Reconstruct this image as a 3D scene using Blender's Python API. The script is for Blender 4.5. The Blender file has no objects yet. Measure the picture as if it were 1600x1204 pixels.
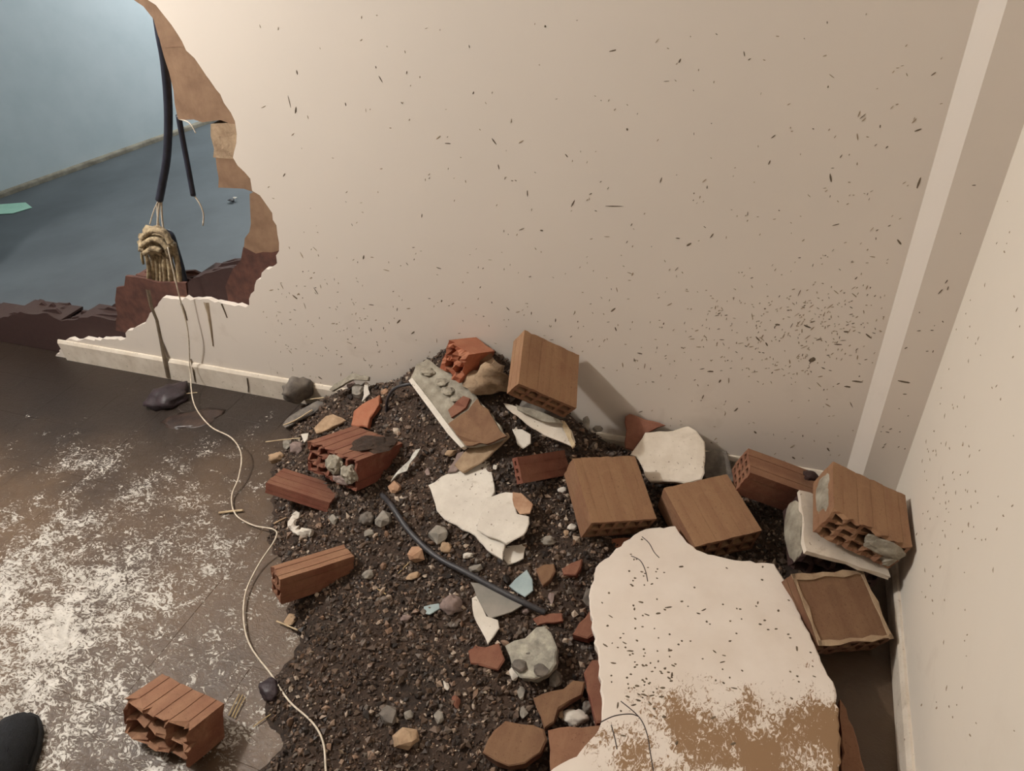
import bpy, bmesh, math, random
import numpy as np
from mathutils import Vector, Matrix, noise
from mathutils.geometry import tessellate_polygon

S = bpy.context.scene
COL = S.collection
random.seed(11)

# ------------------------------------------------------------------ camera
CAM = Vector((0.0, -1.58, 1.5))
ROT = Matrix(((0.934781154, 0.14579699, -0.32392504),
              (0.345915433, -0.58100373, 0.73673413),
              (-0.080788037, -0.80073585, -0.59354476)))   # columns: right, down, forward
FPX = 1080.0
cd = bpy.data.cameras.new('camera')
cam = bpy.data.objects.new('camera', cd)
COL.objects.link(cam)
m3 = Matrix((ROT.col[0], -ROT.col[1], -ROT.col[2])).transposed()
cam.matrix_world = Matrix.Translation(CAM) @ m3.to_4x4()
cd.sensor_fit = 'HORIZONTAL'; cd.sensor_width = 36.0
cd.lens = FPX / 1600.0 * 36.0
cd.clip_start = 0.02
S.camera = cam

# ------------------------------------------------------------------ world, light, exposure
w = bpy.data.worlds.new('world'); S.world = w; w.use_nodes = True
w.node_tree.nodes['Background'].inputs[0].default_value = (0.9, 0.85, 0.8, 1)
w.node_tree.nodes['Background'].inputs[1].default_value = 0.02
def lamp(name, loc, power, color, radius):
    l = bpy.data.lights.new(name, 'POINT'); l.energy = power; l.color = color
    l.shadow_soft_size = radius
    o = bpy.data.objects.new(name, l); o.location = loc; COL.objects.link(o)
    return o
lamp('room_lamp_light', (-2.5, -1.0, 2.45), 180, (1.0, 0.985, 0.96), 0.06)
lamp('next_room_lamp_light', (-3.6, 3.7, 1.95), 150, (0.93, 0.98, 1.0), 0.12)
S.view_settings.view_transform = 'Standard'
S.view_settings.look = 'None'
S.view_settings.gamma = 1.0
S.view_settings.use_curve_mapping = False
S.view_settings.exposure = 0.0

# ------------------------------------------------------------------ pixel -> world
def ray(px, py):
    return ROT @ Vector((px - 800.0, py - 602.0, FPX))
def P(px, py, z=0.0):
    r = ray(px, py); return CAM + r * ((z - CAM.z) / r.z)
def PY(px, py, y=0.0):
    r = ray(px, py); return CAM + r * ((y - CAM.y) / r.y)
def PP(px, py, c, n):
    r = ray(px, py); return CAM + r * ((c - CAM).dot(n) / r.dot(n))

# ------------------------------------------------------------------ materials
MATS = {}
class NT:
    def __init__(s, name):
        s.m = bpy.data.materials.new(name); s.m.use_nodes = True
        s.t = s.m.node_tree; s.b = s.t.nodes['Principled BSDF']
    def n(s, typ, **kw):
        x = s.t.nodes.new(typ)
        for k, v in kw.items():
            if k.startswith('i_'):
                key = k[2:]
                key = int(key) if key.isdigit() else key.replace('_', ' ')
                x.inputs[key].default_value = v
            else: setattr(x, k, v)
        return x
    def l(s, a, b): s.t.links.new(a, b)
    def math(s, op, a, b=None, c=None, clamp=False):
        x = s.n('ShaderNodeMath', operation=op); x.use_clamp = clamp
        for i, v in enumerate((a, b, c)):
            if v is None: continue
            if isinstance(v, (int, float)): x.inputs[i].default_value = v
            else: s.l(v, x.inputs[i])
        return x.outputs[0]
    def pos(s): return s.n('ShaderNodeNewGeometry').outputs['Position']
    def obj(s): return s.n('ShaderNodeTexCoord').outputs['Object']
    def noise(s, vec, scale, detail=4, rough=0.6, dist=0.0):
        x = s.n('ShaderNodeTexNoise'); x.inputs['Scale'].default_value = scale
        x.inputs['Detail'].default_value = detail; x.inputs['Roughness'].default_value = rough
        x.inputs['Distortion'].default_value = dist
        s.l(vec, x.inputs['Vector']); return x.outputs['Fac']
    def ramp(s, fac, stops):
        x = s.n('ShaderNodeValToRGB'); e = x.color_ramp.elements
        while len(e) < len(stops): e.new(0.5)
        for i, (p, c) in enumerate(stops):
            e[i].position = p; e[i].color = (*c, 1) if len(c) == 3 else c
        s.l(fac, x.inputs[0]); return x.outputs[0]
    def mix(s, fac, a, b):
        x = s.n('ShaderNodeMix', data_type='RGBA')
        for sock, v in ((x.inputs[0], fac), (x.inputs[6], a), (x.inputs[7], b)):
            if isinstance(v, (int, float)): sock.default_value = v
            elif isinstance(v, tuple): sock.default_value = (*v, 1)
            else: s.l(v, sock)
        return x.outputs[2]
    def bump(s, h, strength, dist=0.01):
        x = s.n('ShaderNodeBump'); x.inputs['Strength'].default_value = strength
        x.inputs['Distance'].default_value = dist
        s.l(h, x.inputs['Height']); s.l(x.outputs[0], s.b.inputs['Normal'])
    def col(s, c):
        if isinstance(c, tuple): s.b.inputs['Base Color'].default_value = (*c, 1)
        else: s.l(c, s.b.inputs['Base Color'])
    def rough(s, r):
        if isinstance(r, (int, float)): s.b.inputs['Roughness'].default_value = r
        else: s.l(r, s.b.inputs['Roughness'])
def srgb(r, g, b):
    f = lambda c: (c/255/12.92 if c <= 10 else ((c/255+.055)/1.055)**2.4)
    return (f(r), f(g), f(b))

def grainy(name, c1, c2, scale=12, rough=.85, bump=.3, bscale=90, bd=.004, lo=.35, hi=.65, c3=None, spk=False):
    """two-tone noisy surface; optional third tone in small blotches"""
    t = NT(name); v = t.obj()
    c = t.ramp(t.noise(v, scale, 6), [(lo, c1), (hi, c2)])
    if c3:
        k = t.ramp(t.noise(v, scale*2.7, 5, .6, .6), [(.55, (0,0,0)), (.68, (1,1,1))])
        c = t.mix(k, c, c3)
    if spk:
        c = t.mix(t.ramp(t.noise(v, 95, 3, .6, .3), [(.66, (0,0,0)), (.70, (.8,.8,.8))]), c, srgb(120, 102, 82))
        c = t.mix(t.ramp(t.noise(v, 22, 5, .7, .5), [(.58, (0,0,0)), (.72, (.35,.35,.35))]), c, srgb(150, 130, 106))
    t.col(c); t.rough(rough)
    t.bump(t.noise(v, bscale, 4, .65), bump, bd)
    MATS[name] = t.m; return t.m

def brick_mat(name, clay, dust, amt):
    t = NT(name); v = t.obj()
    geo = t.n('ShaderNodeNewGeometry')
    sx = t.n('ShaderNodeSeparateXYZ'); t.l(geo.outputs['Normal'], sx.inputs[0])
    up = t.math('MAXIMUM', sx.outputs[2], 0.0)
    n1 = t.noise(v, 9, 6, .62); n2 = t.noise(v, 55, 5, .6, .4)
    d = t.math('MULTIPLY_ADD', n1, 1.3, t.math('MULTIPLY_ADD', up, .75, amt - 1.05))
    d = t.math('MULTIPLY_ADD', n2, .45, d)
    d = t.math('MINIMUM', t.math('MAXIMUM', d, 0.0), .93)
    cl = t.ramp(n2, [(.3, tuple(x*.78 for x in clay)), (.7, clay)])
    mp = t.n('ShaderNodeMapping'); mp.inputs['Scale'].default_value = (30, 4, 30); t.l(v, mp.inputs['Vector'])
    st = t.noise(mp.outputs[0], 1.0, 4, .6)
    c = t.mix(d, cl, dust)
    c = t.mix(t.ramp(st, [(.36, (.32,)*3), (.56, (0,0,0))]), c, tuple(x*.68 for x in clay))
    c = t.mix(t.ramp(t.noise(v, 17, 5, .65, .8), [(.56, (0,0,0)), (.74, (.5,)*3)]), c, tuple(x*1.22 for x in dust))
    c = t.mix(t.ramp(t.noise(v, 210, 3, .6), [(.60, (0,0,0)), (.72, (.6,)*3)]), c, tuple(x*.5 for x in clay))
    t.col(c); t.rough(.88)
    t.bump(t.noise(v, 160, 4, .7), .35, .003)
    MATS[name] = t.m; return t.m

brick_mat('brick_tan', srgb(134, 90, 66), srgb(146, 112, 82), .5)
brick_mat('brick_mid', srgb(124, 74, 54), srgb(142, 106, 80), .3)
brick_mat('brick_red', srgb(122, 66, 50), srgb(134, 96, 74), .1)
brick_mat('brick_orange', srgb(170, 96, 66), srgb(160, 116, 90), 0.)
brick_mat('brick_muddy', srgb(108, 68, 48), srgb(126, 96, 70), .35)
brick_mat('brick_dark', srgb(60, 36, 32), srgb(58, 45, 39), -.05)
grainy('brick_face', srgb(124, 96, 74), srgb(146, 117, 92), 14, .9, .3, 120, .004)
grainy('brick_torn', srgb(70, 42, 34), srgb(98, 62, 50), 22, .9, .5, 90, .006)
grainy('mortar', srgb(126, 118, 104), srgb(168, 160, 144), 25, .95, .6, 120, .006)
grainy('mortar_tan', srgb(140, 116, 92), srgb(176, 152, 124), 20, .95, .6, 110, .006)
grainy('stone_grey', srgb(112, 106, 98), srgb(158, 150, 138), 30, .85, .5, 90)
grainy('stone_dark', srgb(84, 78, 72), srgb(122, 112, 102), 30, .7, .5, 90)
grainy('stone_tan', srgb(146, 120, 94), srgb(184, 156, 126), 30, .9, .5, 90)
grainy('stone_orange', srgb(150, 112, 86), srgb(182, 148, 120), 24, .9, .5, 90)
grainy('stone_mauve', srgb(116, 98, 92), srgb(146, 128, 120), 24, .9, .5, 90)
grainy('concrete', srgb(128, 124, 114), srgb(186, 180, 164), 30, .95, .8, 70, .006)
grainy('plaster_white', srgb(198, 189, 177), srgb(216, 208, 196), 14, .8, .15, 120, spk=True)
grainy('plaster_cream', srgb(200, 187, 170), srgb(218, 207, 192), 14, .85, .2, 100, spk=True)
grainy('plaster_back', srgb(140, 118, 96), srgb(172, 150, 126), 16, .92, .5, 80, .005)
grainy('paint_blue', srgb(134, 150, 152), srgb(160, 174, 174), 14, .6, .15, 100)
grainy('grey_board', srgb(118, 114, 106), srgb(144, 136, 126), 10, .7, .1, 100)
grainy('cable_black', srgb(44, 42, 46), srgb(66, 64, 66), 20, .5, .1, 200)
grainy('conduit_blue', srgb(34, 36, 46), srgb(52, 54, 66), 20, .45, .1, 200)
grainy('wire_white', srgb(190, 176, 156), srgb(222, 210, 192), 60, .55, .05, 200)
grainy('rag', srgb(104, 88, 68), srgb(190, 170, 136), 38, .95, .9, 60, .01)
grainy('mud_dark', srgb(46, 36, 34), srgb(70, 54, 46), 24, .4, .5, 60)
grainy('mud_wet', srgb(78, 58, 42), srgb(104, 80, 60), 24, .35, .4, 60)
grainy('clod_purple', srgb(44, 36, 40), srgb(60, 48, 52), 24, .5, .5, 60)
grainy('mud_spot', srgb(84, 70, 54), srgb(112, 96, 76), 40, .8, .2, 120)
grainy('mud_faint', srgb(150, 130, 106), srgb(166, 148, 124), 40, .8, .1, 120)
grainy('wood_stick', srgb(170, 148, 118), srgb(206, 186, 152), 40, .8, .2, 120)
grainy('straw', srgb(150, 124, 84), srgb(190, 166, 120), 60, .8, .2, 120)
grainy('paper_mint', srgb(150, 196, 176), srgb(168, 210, 190), 8, .7, .05, 60)
grainy('shoe_black', srgb(16, 17, 20), srgb(26, 28, 32), 60, .95, .6, 300)
grainy('sole_black', srgb(14, 14, 15), srgb(22, 22, 22), 40, .8, .2, 200)
grainy('next_wall', srgb(192, 203, 207), srgb(202, 211, 215), 3, .75, .05, 60)
grainy('next_floor', srgb(80, 85, 89), srgb(92, 98, 102), 2.5, .6, .05, 40)
grainy('next_base', srgb(120, 112, 98), srgb(160, 152, 136), 14, .8, .3, 60)
grainy('ceiling_paint', srgb(205, 198, 188), srgb(212, 206, 196), 3, .9, .05, 60)
grainy('off_view_wall', srgb(92, 82, 74), srgb(104, 94, 84), 3, .9, .05, 60)
grainy('foil', srgb(150, 146, 136), srgb(206, 202, 192), 50, .3, .5, 60)

def wall_paint(name, base):
    t = NT(name); v = t.pos()
    n = t.noise(v, 1.6, 4)
    c = t.ramp(n, [(.3, tuple(x*.95 for x in base)), (.7, base)])
    sm = t.ramp(t.noise(v, 7, 6, .6, .5), [(.56, (0,0,0)), (.78, (.35,.35,.35))])
    sx = t.n('ShaderNodeSeparateXYZ'); t.l(v, sx.inputs[0])
    low = t.math('MULTIPLY_ADD', sx.outputs[2], -2.0, 1.15, clamp=True)   # splash smears near the floor
    c = t.mix(t.math('MULTIPLY', sm, low), c, srgb(150, 128, 104))
    t.col(c); t.rough(.62)
    t.bump(t.noise(v, 70, 3, .5), .06, .003)
    MATS[name] = t.m
wall_paint('wall_paint', srgb(223, 212, 200))
wall_paint('wall_paint_right', srgb(230, 220, 206))

def soil_mat():
    t = NT('soil'); v = t.pos()
    n = t.noise(v, 70, 8, .75); n2 = t.noise(v, 5, 4)
    c = t.ramp(n, [(.28, srgb(30, 23, 19)), (.5, srgb(60, 46, 37)), (.75, srgb(98, 78, 62))])
    c = t.mix(t.ramp(n2, [(.4, (0,0,0)), (.7, (.6,.6,.6))]), c, srgb(96, 70, 52))
    t.col(c); t.rough(.72); t.bump(t.noise(v, 130, 6, .75), .9, .012)
    MATS['soil'] = t.m
soil_mat()

def gravel_mat():
    t = NT('gravel')
    r = t.n('ShaderNodeNewGeometry').outputs['Random Per Island']
    c = t.ramp(r, [(0, srgb(36, 28, 24)), (.3, srgb(68, 53, 43)), (.6, srgb(96, 76, 61)),
                   (.78, srgb(98, 89, 81)), (.9, srgb(124, 96, 76)), (1, srgb(186, 170, 152))])
    t.col(c); t.rough(.6)
    MATS['gravel'] = t.m
gravel_mat()

def floor_mat():
    t = NT('muddy_tile'); v = t.pos()
    sx = t.n('ShaderNodeSeparateXYZ'); t.l(v, sx.inputs[0])
    dx = t.math('MULTIPLY', t.math('ADD', sx.outputs[0], 1.75), 1.25)
    dy = t.math('MULTIPLY', t.math('ADD', sx.outputs[1], 1.12), 1.55)
    d = t.math('SQRT', t.math('ADD', t.math('MULTIPLY', dx, dx), t.math('MULTIPLY', dy, dy)))
    mp = t.n('ShaderNodeMapping'); mp.inputs['Scale'].default_value = (1.0, 1.5, 1)
    mp.inputs['Rotation'].default_value = (0, 0, .5); t.l(v, mp.inputs['Vector']); u = mp.outputs[0]
    big = t.noise(v, 5.5, 4, .55, .6)
    mid = t.noise(u, 13, 5, .65, 1.4)
    fine = t.noise(u, 40, 5, .66, 2.6)
    k = t.math('MULTIPLY_ADD', big, 1.0, t.math('MULTIPLY_ADD', mid, .8, t.math('MULTIPLY_ADD', fine, 1.7, -1.62)))
    k = t.math('ADD', t.math('SUBTRACT', k, t.math('MULTIPLY', d, .36)), .06)
    clean = t.ramp(k, [(.0, (0,0,0)), (.14, (1,1,1))])
    mud = t.ramp(t.noise(v, 3, 5), [(.35, srgb(70, 54, 41)), (.7, srgb(98, 77, 57))])
    tile = t.ramp(mid, [(.3, srgb(158, 151, 141)), (.6, srgb(196, 190, 181))])
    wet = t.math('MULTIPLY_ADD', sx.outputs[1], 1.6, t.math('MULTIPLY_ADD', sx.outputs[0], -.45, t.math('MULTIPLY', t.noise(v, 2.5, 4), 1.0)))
    mud = t.mix(t.ramp(wet, [(.35, (0,0,0)), (1.2, (.85,.85,.85))]), mud, srgb(34, 27, 24))  # wet mud, darker towards wall and left; dark hole's reflection put into its colour
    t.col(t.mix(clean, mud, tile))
    t.rough(t.ramp(clean, [(0, (.42,)*3), (1, (.3,)*3)]))
    t.bump(t.math('MULTIPLY', t.math('ADD', fine, t.math('MULTIPLY', clean, -.5)), 1.0), .5, .004)
    MATS['muddy_tile'] = t.m
    # plaster face of the big chunk: clean cream with mud wiped over its near part
    t = NT('plaster_muddy'); v = t.pos()
    sx = t.n('ShaderNodeSeparateXYZ'); t.l(v, sx.inputs[0])
    mp = t.n('ShaderNodeMapping'); mp.inputs['Scale'].default_value = (1.6, 1.0, 1)
    mp.inputs['Rotation'].default_value = (0, 0, -.35); t.l(v, mp.inputs['Vector']); u = mp.outputs[0]
    fine = t.noise(u, 62, 5, .7, 1.6); big = t.noise(v, 9, 4, .5, .3)
    e1 = t.math('MULTIPLY', t.math('SUBTRACT', t.math('MULTIPLY_ADD', sx.outputs[0], .42, -.775), sx.outputs[1]), 4.0)
    e2 = t.math('MULTIPLY', t.math('ADD', sx.outputs[0], .11), 3.0)
    e = t.math('MINIMUM', t.math('MINIMUM', e1, e2), .25)
    k = t.math('ADD', e, t.math('MULTIPLY_ADD', fine, 1.25, t.math('MULTIPLY_ADD', big, 1.1, -1.22)))
    mk = t.ramp(k, [(.02, (0,0,0)), (.12, (1,1,1))])
    base = t.ramp(t.noise(v, 8, 4), [(.3, srgb(212, 199, 186)), (.7, srgb(222, 211, 200))])
    t.col(t.mix(mk, base, srgb(138, 108, 78))); t.rough(.7)
    t.bump(t.noise(v, 90, 3), .12, .004)
    MATS['plaster_muddy'] = t.m
floor_mat()

# ------------------------------------------------------------------ mesh helpers
def mesh_obj(name, verts, faces, mat, parent=None, loc=None, smooth=False):
    """loc: world base point; verts are world coordinates"""
    if loc is None: loc = Vector((0, 0, 0))
    base = loc
    me = bpy.data.meshes.new(name)
    me.from_pydata([tuple(Vector(v) - base) for v in verts], [], [tuple(f) for f in faces])
    bm = bmesh.new(); bm.from_mesh(me)
    bmesh.ops.recalc_face_normals(bm, faces=bm.faces); bm.to_mesh(me); bm.free()
    if smooth:
        for p in me.polygons: p.use_smooth = True
    for mm in (mat if isinstance(mat, (list, tuple)) else [mat]): me.materials.append(MATS[mm])
    o = bpy.data.objects.new(name, me); COL.objects.link(o)
    o.location = base
    if parent is not None:
        o.parent = parent; o.location = base - parent.location
    return o
def tag(o, label, cat, group=None):
    o['label'] = label; o['category'] = cat
    if group: o['group'] = group
    return o
def empty(name, loc, label, cat, group=None):
    o = bpy.data.objects.new(name, None); COL.objects.link(o); o.location = loc
    o.empty_display_size = .05
    return tag(o, label, cat, group)
def struct(o): o['kind'] = 'structure'; return o
def stuff(o): o['kind'] = 'stuff'; return o
def box_vf(lo, hi):
    x0, y0, z0 = lo; x1, y1, z1 = hi
    v = [(x0,y0,z0),(x1,y0,z0),(x1,y1,z0),(x0,y1,z0),(x0,y0,z1),(x1,y0,z1),(x1,y1,z1),(x0,y1,z1)]
    f = [(0,3,2,1),(4,5,6,7),(0,1,5,4),(1,2,6,5),(2,3,7,6),(3,0,4,7)]
    return v, f
def box(name, lo, hi, mat, parent=None):
    v, f = box_vf(lo, hi)
    return mesh_obj(name, v, f, mat, parent, Vector(((lo[0]+hi[0])/2, (lo[1]+hi[1])/2, lo[2])))
def join(parts):
    V, F = [], []
    for v, f in parts:
        n = len(V); V += list(v); F += [tuple(i+n for i in q) for q in f]
    return V, F
def nz(p, s, seed=0):
    return noise.noise(Vector((p[0]*s + seed*7.3, p[1]*s - seed*3.1, p[2]*s + seed*1.7)))
def jag(poly, step, amp, seed=0, closed=True):
    """refine a 3-D outline and shake it"""
    rnd = random.Random(seed); out = []
    n = len(poly)
    for i in range(n if closed else n-1):
        a = Vector(poly[i]); b = Vector(poly[(i+1) % n]); L = (b-a).length
        k = max(1, int(L/step)); out.append(a)
        for j in range(1, k):
            p = a.lerp(b, j/k)
            d = Vector((rnd.uniform(-1, 1), rnd.uniform(-1, 1), rnd.uniform(-1, 1)))
            out.append(p + d*min(amp, L*.12))
    if not closed: out.append(Vector(poly[-1]))
    return out
def prism(top, off, seed=0, rough=.0, inset=0., mid=True, cham=0.):
    """solid between outline top and the same outline moved by off, with an uneven rim"""
    rnd = random.Random(seed); n = len(top); c = sum(top, Vector())/n
    rings = [top]
    if cham:
        un = off.normalized(); rings = [[p + (c-p).normalized()*cham*rnd.uniform(.6, 1.5) for p in top], [p + un*cham*rnd.uniform(.4, 1.) for p in top]]
        top_cap = rings[0]
    else: top_cap = top
    for t in ((.5, 1.0) if mid else (1.0,)):
        r = []
        for p in top:
            q = p + off*(t*(1+rnd.uniform(-.25, .1)*(1 if t == 1 else 0)))
            inw = (c-p); inw = inw - off*(inw.dot(off)/max(off.length_squared, 1e-9))
            q = q + inw.normalized()*(inset*t + rnd.uniform(-rough, rough))
            r.append(q)
        rings.append(r)
    V = [p for r in rings for p in r]; F = []
    tri = tessellate_polygon([[p for p in top_cap]])
    F += [tuple(t) for t in tri]
    k = (len(rings)-1)*n
    F += [tuple(k+i for i in t)[::-1] for t in tri]
    for a in range(len(rings)-1):
        for i in range(n):
            j = (i+1) % n
            F.append((a*n+i, a*n+j, (a+1)*n+j, (a+1)*n+i))
    return V, F
def tube_vf(pts, r, seg=8, taper=None, spline=True, sub=6):
    pts = [Vector(p) for p in pts]
    if spline and len(pts) > 2:
        q = []
        for i in range(len(pts)-1):
            p0 = pts[max(i-1, 0)]; p1 = pts[i]; p2 = pts[i+1]; p3 = pts[min(i+2, len(pts)-1)]
            for j in range(sub):
                t = j/sub
                q.append(.5*((2*p1) + (p2-p0)*t + (2*p0-5*p1+4*p2-p3)*t*t + (3*p1-p0-3*p2+p3)*t**3))
        q.append(pts[-1]); pts = q
    n = len(pts); V = []; F = []
    up = Vector((0, 0, 1)); prev = None
    for i, p in enumerate(pts):
        d = (pts[min(i+1, n-1)] - pts[max(i-1, 0)]).normalized()
        a = d.cross(up) if prev is None else (prev - d*prev.dot(d))
        if a.length < 1e-4: a = d.cross(Vector((1, 0, 0)))
        a.normalize(); prev = a; b = d.cross(a)
        rr = r if taper is None else r*(1-(1-taper)*i/(n-1))
        for s in range(seg):
            an = 2*math.pi*s/seg
            V.append(p + a*math.cos(an)*rr + b*math.sin(an)*rr)
    for i in range(n-1):
        for s in range(seg):
            s2 = (s+1) % seg
            F.append((i*seg+s, i*seg+s2, (i+1)*seg+s2, (i+1)*seg+s))
    F.append(tuple(range(seg))[::-1]); F.append(tuple((n-1)*seg+s for s in range(seg)))
    return V, F
def tube(name, pts, r, mat, parent=None, **k):
    v, f = tube_vf(pts, r, **k)
    zs = min(p.z for p in v); c = sum(v, Vector())/len(v)
    return mesh_obj(name, v, f, mat, parent, Vector((c.x, c.y, zs)), smooth=True)
def rock_vf(c, sx, sy, sz, seed, rotz=0., npts=26, flat=1.0):
    """angular rubble: hull of points in a squashed ball"""
    rnd = random.Random(seed); bm = bmesh.new()
    for i in range(npts):
        while True:
            p = Vector((rnd.gauss(0, 1), rnd.gauss(0, 1), rnd.gauss(0, 1)))
            if p.length > .2: break
        p.normalize(); p *= rnd.uniform(.82, 1.05)
        p.x = max(-.88, min(.9, p.x)); p.z = max(-.8, min(.75*flat, p.z))
        bm.verts.new((p.x*sx, p.y*sy, p.z*sz))
    r = bmesh.ops.convex_hull(bm, input=bm.verts)
    bmesh.ops.delete(bm, geom=[g for g in r['geom_interior'] if isinstance(g, bmesh.types.BMVert)], context='VERTS')
    bm.verts.index_update()
    R = Matrix.Rotation(rotz, 3, 'Z')
    V = [R @ v.co + c for v in bm.verts]; F = [tuple(v.index for v in f.verts) for f in bm.faces]
    bm.free(); return V, F
def lump_vf(c, sx, sy, sz, seed, rotz=0., sub=3, amp=.38, freq=1.6, tilt=(0, 0)):
    bm = bmesh.new(); bmesh.ops.create_icosphere(bm, subdivisions=sub, radius=1)
    R = Matrix.Rotation(rotz, 3, 'Z') @ Matrix.Rotation(tilt[0], 3, 'X') @ Matrix.Rotation(tilt[1], 3, 'Y')
    V = []
    for v in bm.verts:
        p = v.co.copy(); k = 1 + amp*(nz(p, freq, seed) + .5*nz(p, freq*2.3, seed+5) + .25*nz(p, freq*5, seed+9))
        p *= k; V.append(R @ Vector((p.x*sx, p.y*sy, p.z*sz)) + c)
    F = [tuple(x.index for x in f.verts) for f in bm.faces]; bm.free()
    return V, F

# ------------------------------------------------------------------ heap height
EDGE = [P(*q) for q in ((560,596),(452,625),(428,690),(405,750),(418,800),(412,860),(428,940),(448,985),
                        (424,1040),(405,1110),(385,1204),(360,1330))]
EDGE_XY = [(p.x, p.y) for p in EDGE]
def edge_x(y):
    """left border of the soil at depth y"""
    pts = EDGE_XY
    if y >= pts[0][1]: return pts[0][0]
    for (x0, y0), (x1, y1) in zip(pts, pts[1:]):
        if y0 >= y >= y1: return x0 + (x1-x0)*(y0-y)/max(y0-y1, 1e-6)
    return pts[-1][0]
def sm(t): t = max(0., min(1., t)); return t*t*(3-2*t)
def g2(x, y, cx, cy, sx, sy): return math.exp(-((x-cx)/sx)**2 - ((y-cy)/sy)**2)
def hmap(x, y):
    r = sm((x - edge_x(y) - .05*nz((x, y, 0), 11, 5) - .025*nz((x, y, 0), 31, 6))/.15)
    r2 = 1 - sm((x - .06)/.16)
    h = .016 + .24*g2(x, y, -.74, .02, .25, .24) + .10*g2(x, y, -.58, -.3, .42, .34) \
        + .045*g2(x, y, -1.08, -.36, .24, .26) + .03*g2(x, y, -.75, -.85, .4, .3) \
        + .15*g2(x, y, -.98, .0, .26, .17) + .07*g2(x, y, -1.28, .0, .14, .10)
    h += .010*nz((x, y, 0), 9, 1) + .006*nz((x, y, 0), 23, 2)
    return max(h, .004)*r*r2 - .004*(1-r*r2)
def H(px, py, off=0.):
    z = .08
    for _ in range(12):
        p = P(px, py, z); z = .5*z + .5*(hmap(p.x, p.y) + off)
    return z

# ================================================================== SETTING
XR, YB, ZC = 0.398, -4.2, 2.7
# floor of the room: bedding slab with tile children
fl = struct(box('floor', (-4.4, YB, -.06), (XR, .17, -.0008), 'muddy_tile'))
tv, tf = box_vf((-.1235, -.0985, -.012), (.1235, .0985, 0))
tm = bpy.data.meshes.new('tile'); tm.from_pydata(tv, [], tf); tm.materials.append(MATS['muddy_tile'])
bm = bmesh.new(); bm.from_mesh(tm)
bmesh.ops.bevel(bm, geom=[e for e in bm.edges if all(v.co.z > -.001 for v in e.verts)], offset=.0009, segments=1, affect='EDGES')
bm.to_mesh(tm); bm.free()
rt = random.Random(5)
for i in range(12):
    for j in range(8):
        cx = -1.415 - .25*(i-3); cy = -.055 - .2*j
        if cx > -.7 or cx < -3.4: continue
        o = bpy.data.objects.new('tile', tm); COL.objects.link(o)
        o.parent = fl; o.location = Vector((cx, cy, rt.uniform(-.0006, .0004))) - fl.location
        o.rotation_euler = (rt.uniform(-.002, .002), rt.uniform(-.002, .002), 0)

# broken outline of the plaster on the back wall, followed clockwise from the top
HOLE_PX = [(150,-95),(196,-40),(231,0),(253,20),(278,54),(291,79),(313,104),(350,161),(367,189),(370,209),(364,246),
           (391,279),(394,298),(406,305),(418,322),(432,352),(436,379),(433,411),(409,426),(392,459),(384,480),
           (341,471),(305,467),(254,465),(239,486),(221,507),(199,516),(194,530),(167,530),(103,531),(88,558)]
hole = [PY(x, y, 0) for x, y in HOLE_PX]
hole[-1].z = .0
left_end = [Vector((-3.55, 0, 0.0)), Vector((-3.6, 0, .5)), Vector((-3.45, 0, 1.1)), Vector((-3.1, 0, 1.55)), Vector((-2.5, 0, 1.72))]
def wall_layer(y0, y1, ho):
    out = [Vector((-4.4, 0, 0)), ] + [Vector((-3.55, 0, 0))] + left_end[1:] + ho + \
          [Vector((XR+.1, 0, 0)), Vector((XR+.1, 0, ZC)), Vector((-4.4, 0, ZC))]
    out = [Vector((p.x, y0, max(p.z, -.0))) for p in out]
    return prism(out, Vector((0, y1-y0, 0)), 3, 0., 0., mid=False)
def jag_xz(ho, step, amp, seed):
    o = jag(ho, step, amp, seed, closed=False)
    for p in o: p.y = 0; p.z = max(p.z, 0.)
    return o
v, f = wall_layer(0, .02, jag_xz(hole, .02, .006, 4))
wb = struct(mesh_obj('wall_back', v, f, 'wall_paint'))
grow = [p + Vector((.012, 0, -.008)) for p in hole]
v, f = wall_layer(.02, .15, jag_xz(grow, .03, .006, 6))
mesh_obj('brick_core', v, f, 'brick_mid', wb)
v, f = wall_layer(.15, .168, jag_xz(grow, .03, .01, 8))
mesh_obj('rear_plaster', v, f, 'next_wall', wb)

# bricks left standing around the hole: shells and webs with broken rims
def wall_brick(front_px, mat, seed, webs=True, depth=.12, jagamp=.006):
    y_ = .0205 + (seed % 10)*.0007
    fr = [PY(x, y, y_) for x, y in front_px]
    c = sum(fr, Vector())/len(fr); parts = []
    ys = [.0, .04, .08, depth-.011] if webs else [0.]
    for k, dy in enumerate(ys):
        rnd = random.Random(seed*10+k)
        pl = jag([p + Vector((0, dy, 0)) for p in fr], .03, jagamp, seed*7+k)
        if k:
            pl = [p + (c-p)*rnd.uniform(.0, .16) + Vector((0, 0, rnd.uniform(-.012, .004))) for p in pl]
        for p in pl: p.y = y_ + dy; p.z = max(p.z, .002)
        parts.append(prism(pl, Vector((0, .011 if webs else depth, 0)), seed+k, .001, 0, mid=False))
    if webs:
        x0 = min(p.x for p in fr); x1 = max(p.x for p in fr); z0 = min(p.z for p in fr); z1 = max(p.z for p in fr)
        z = z0 + .02
        while z < z1 - .03:
            # horizontal web clipped to where the front shell is wide
            xs = []
            n = len(fr)
            for i in range(n):
                a, b = fr[i], fr[(i+1) % n]
                if (a.z-z)*(b.z-z) < 0: xs.append(a.x + (b.x-a.x)*(z-a.z)/(b.z-a.z))
            if len(xs) >= 2:
                parts.append(box_vf((min(xs)+.006, .03, z), (max(xs)-.006, .02+depth, z+.009)))
            z += .042
    V, F = join(parts)
    o = mesh_obj('brick', V, F, mat, wb, Vector((c.x, .02, min(p.z for p in fr))))
    return o
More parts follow.
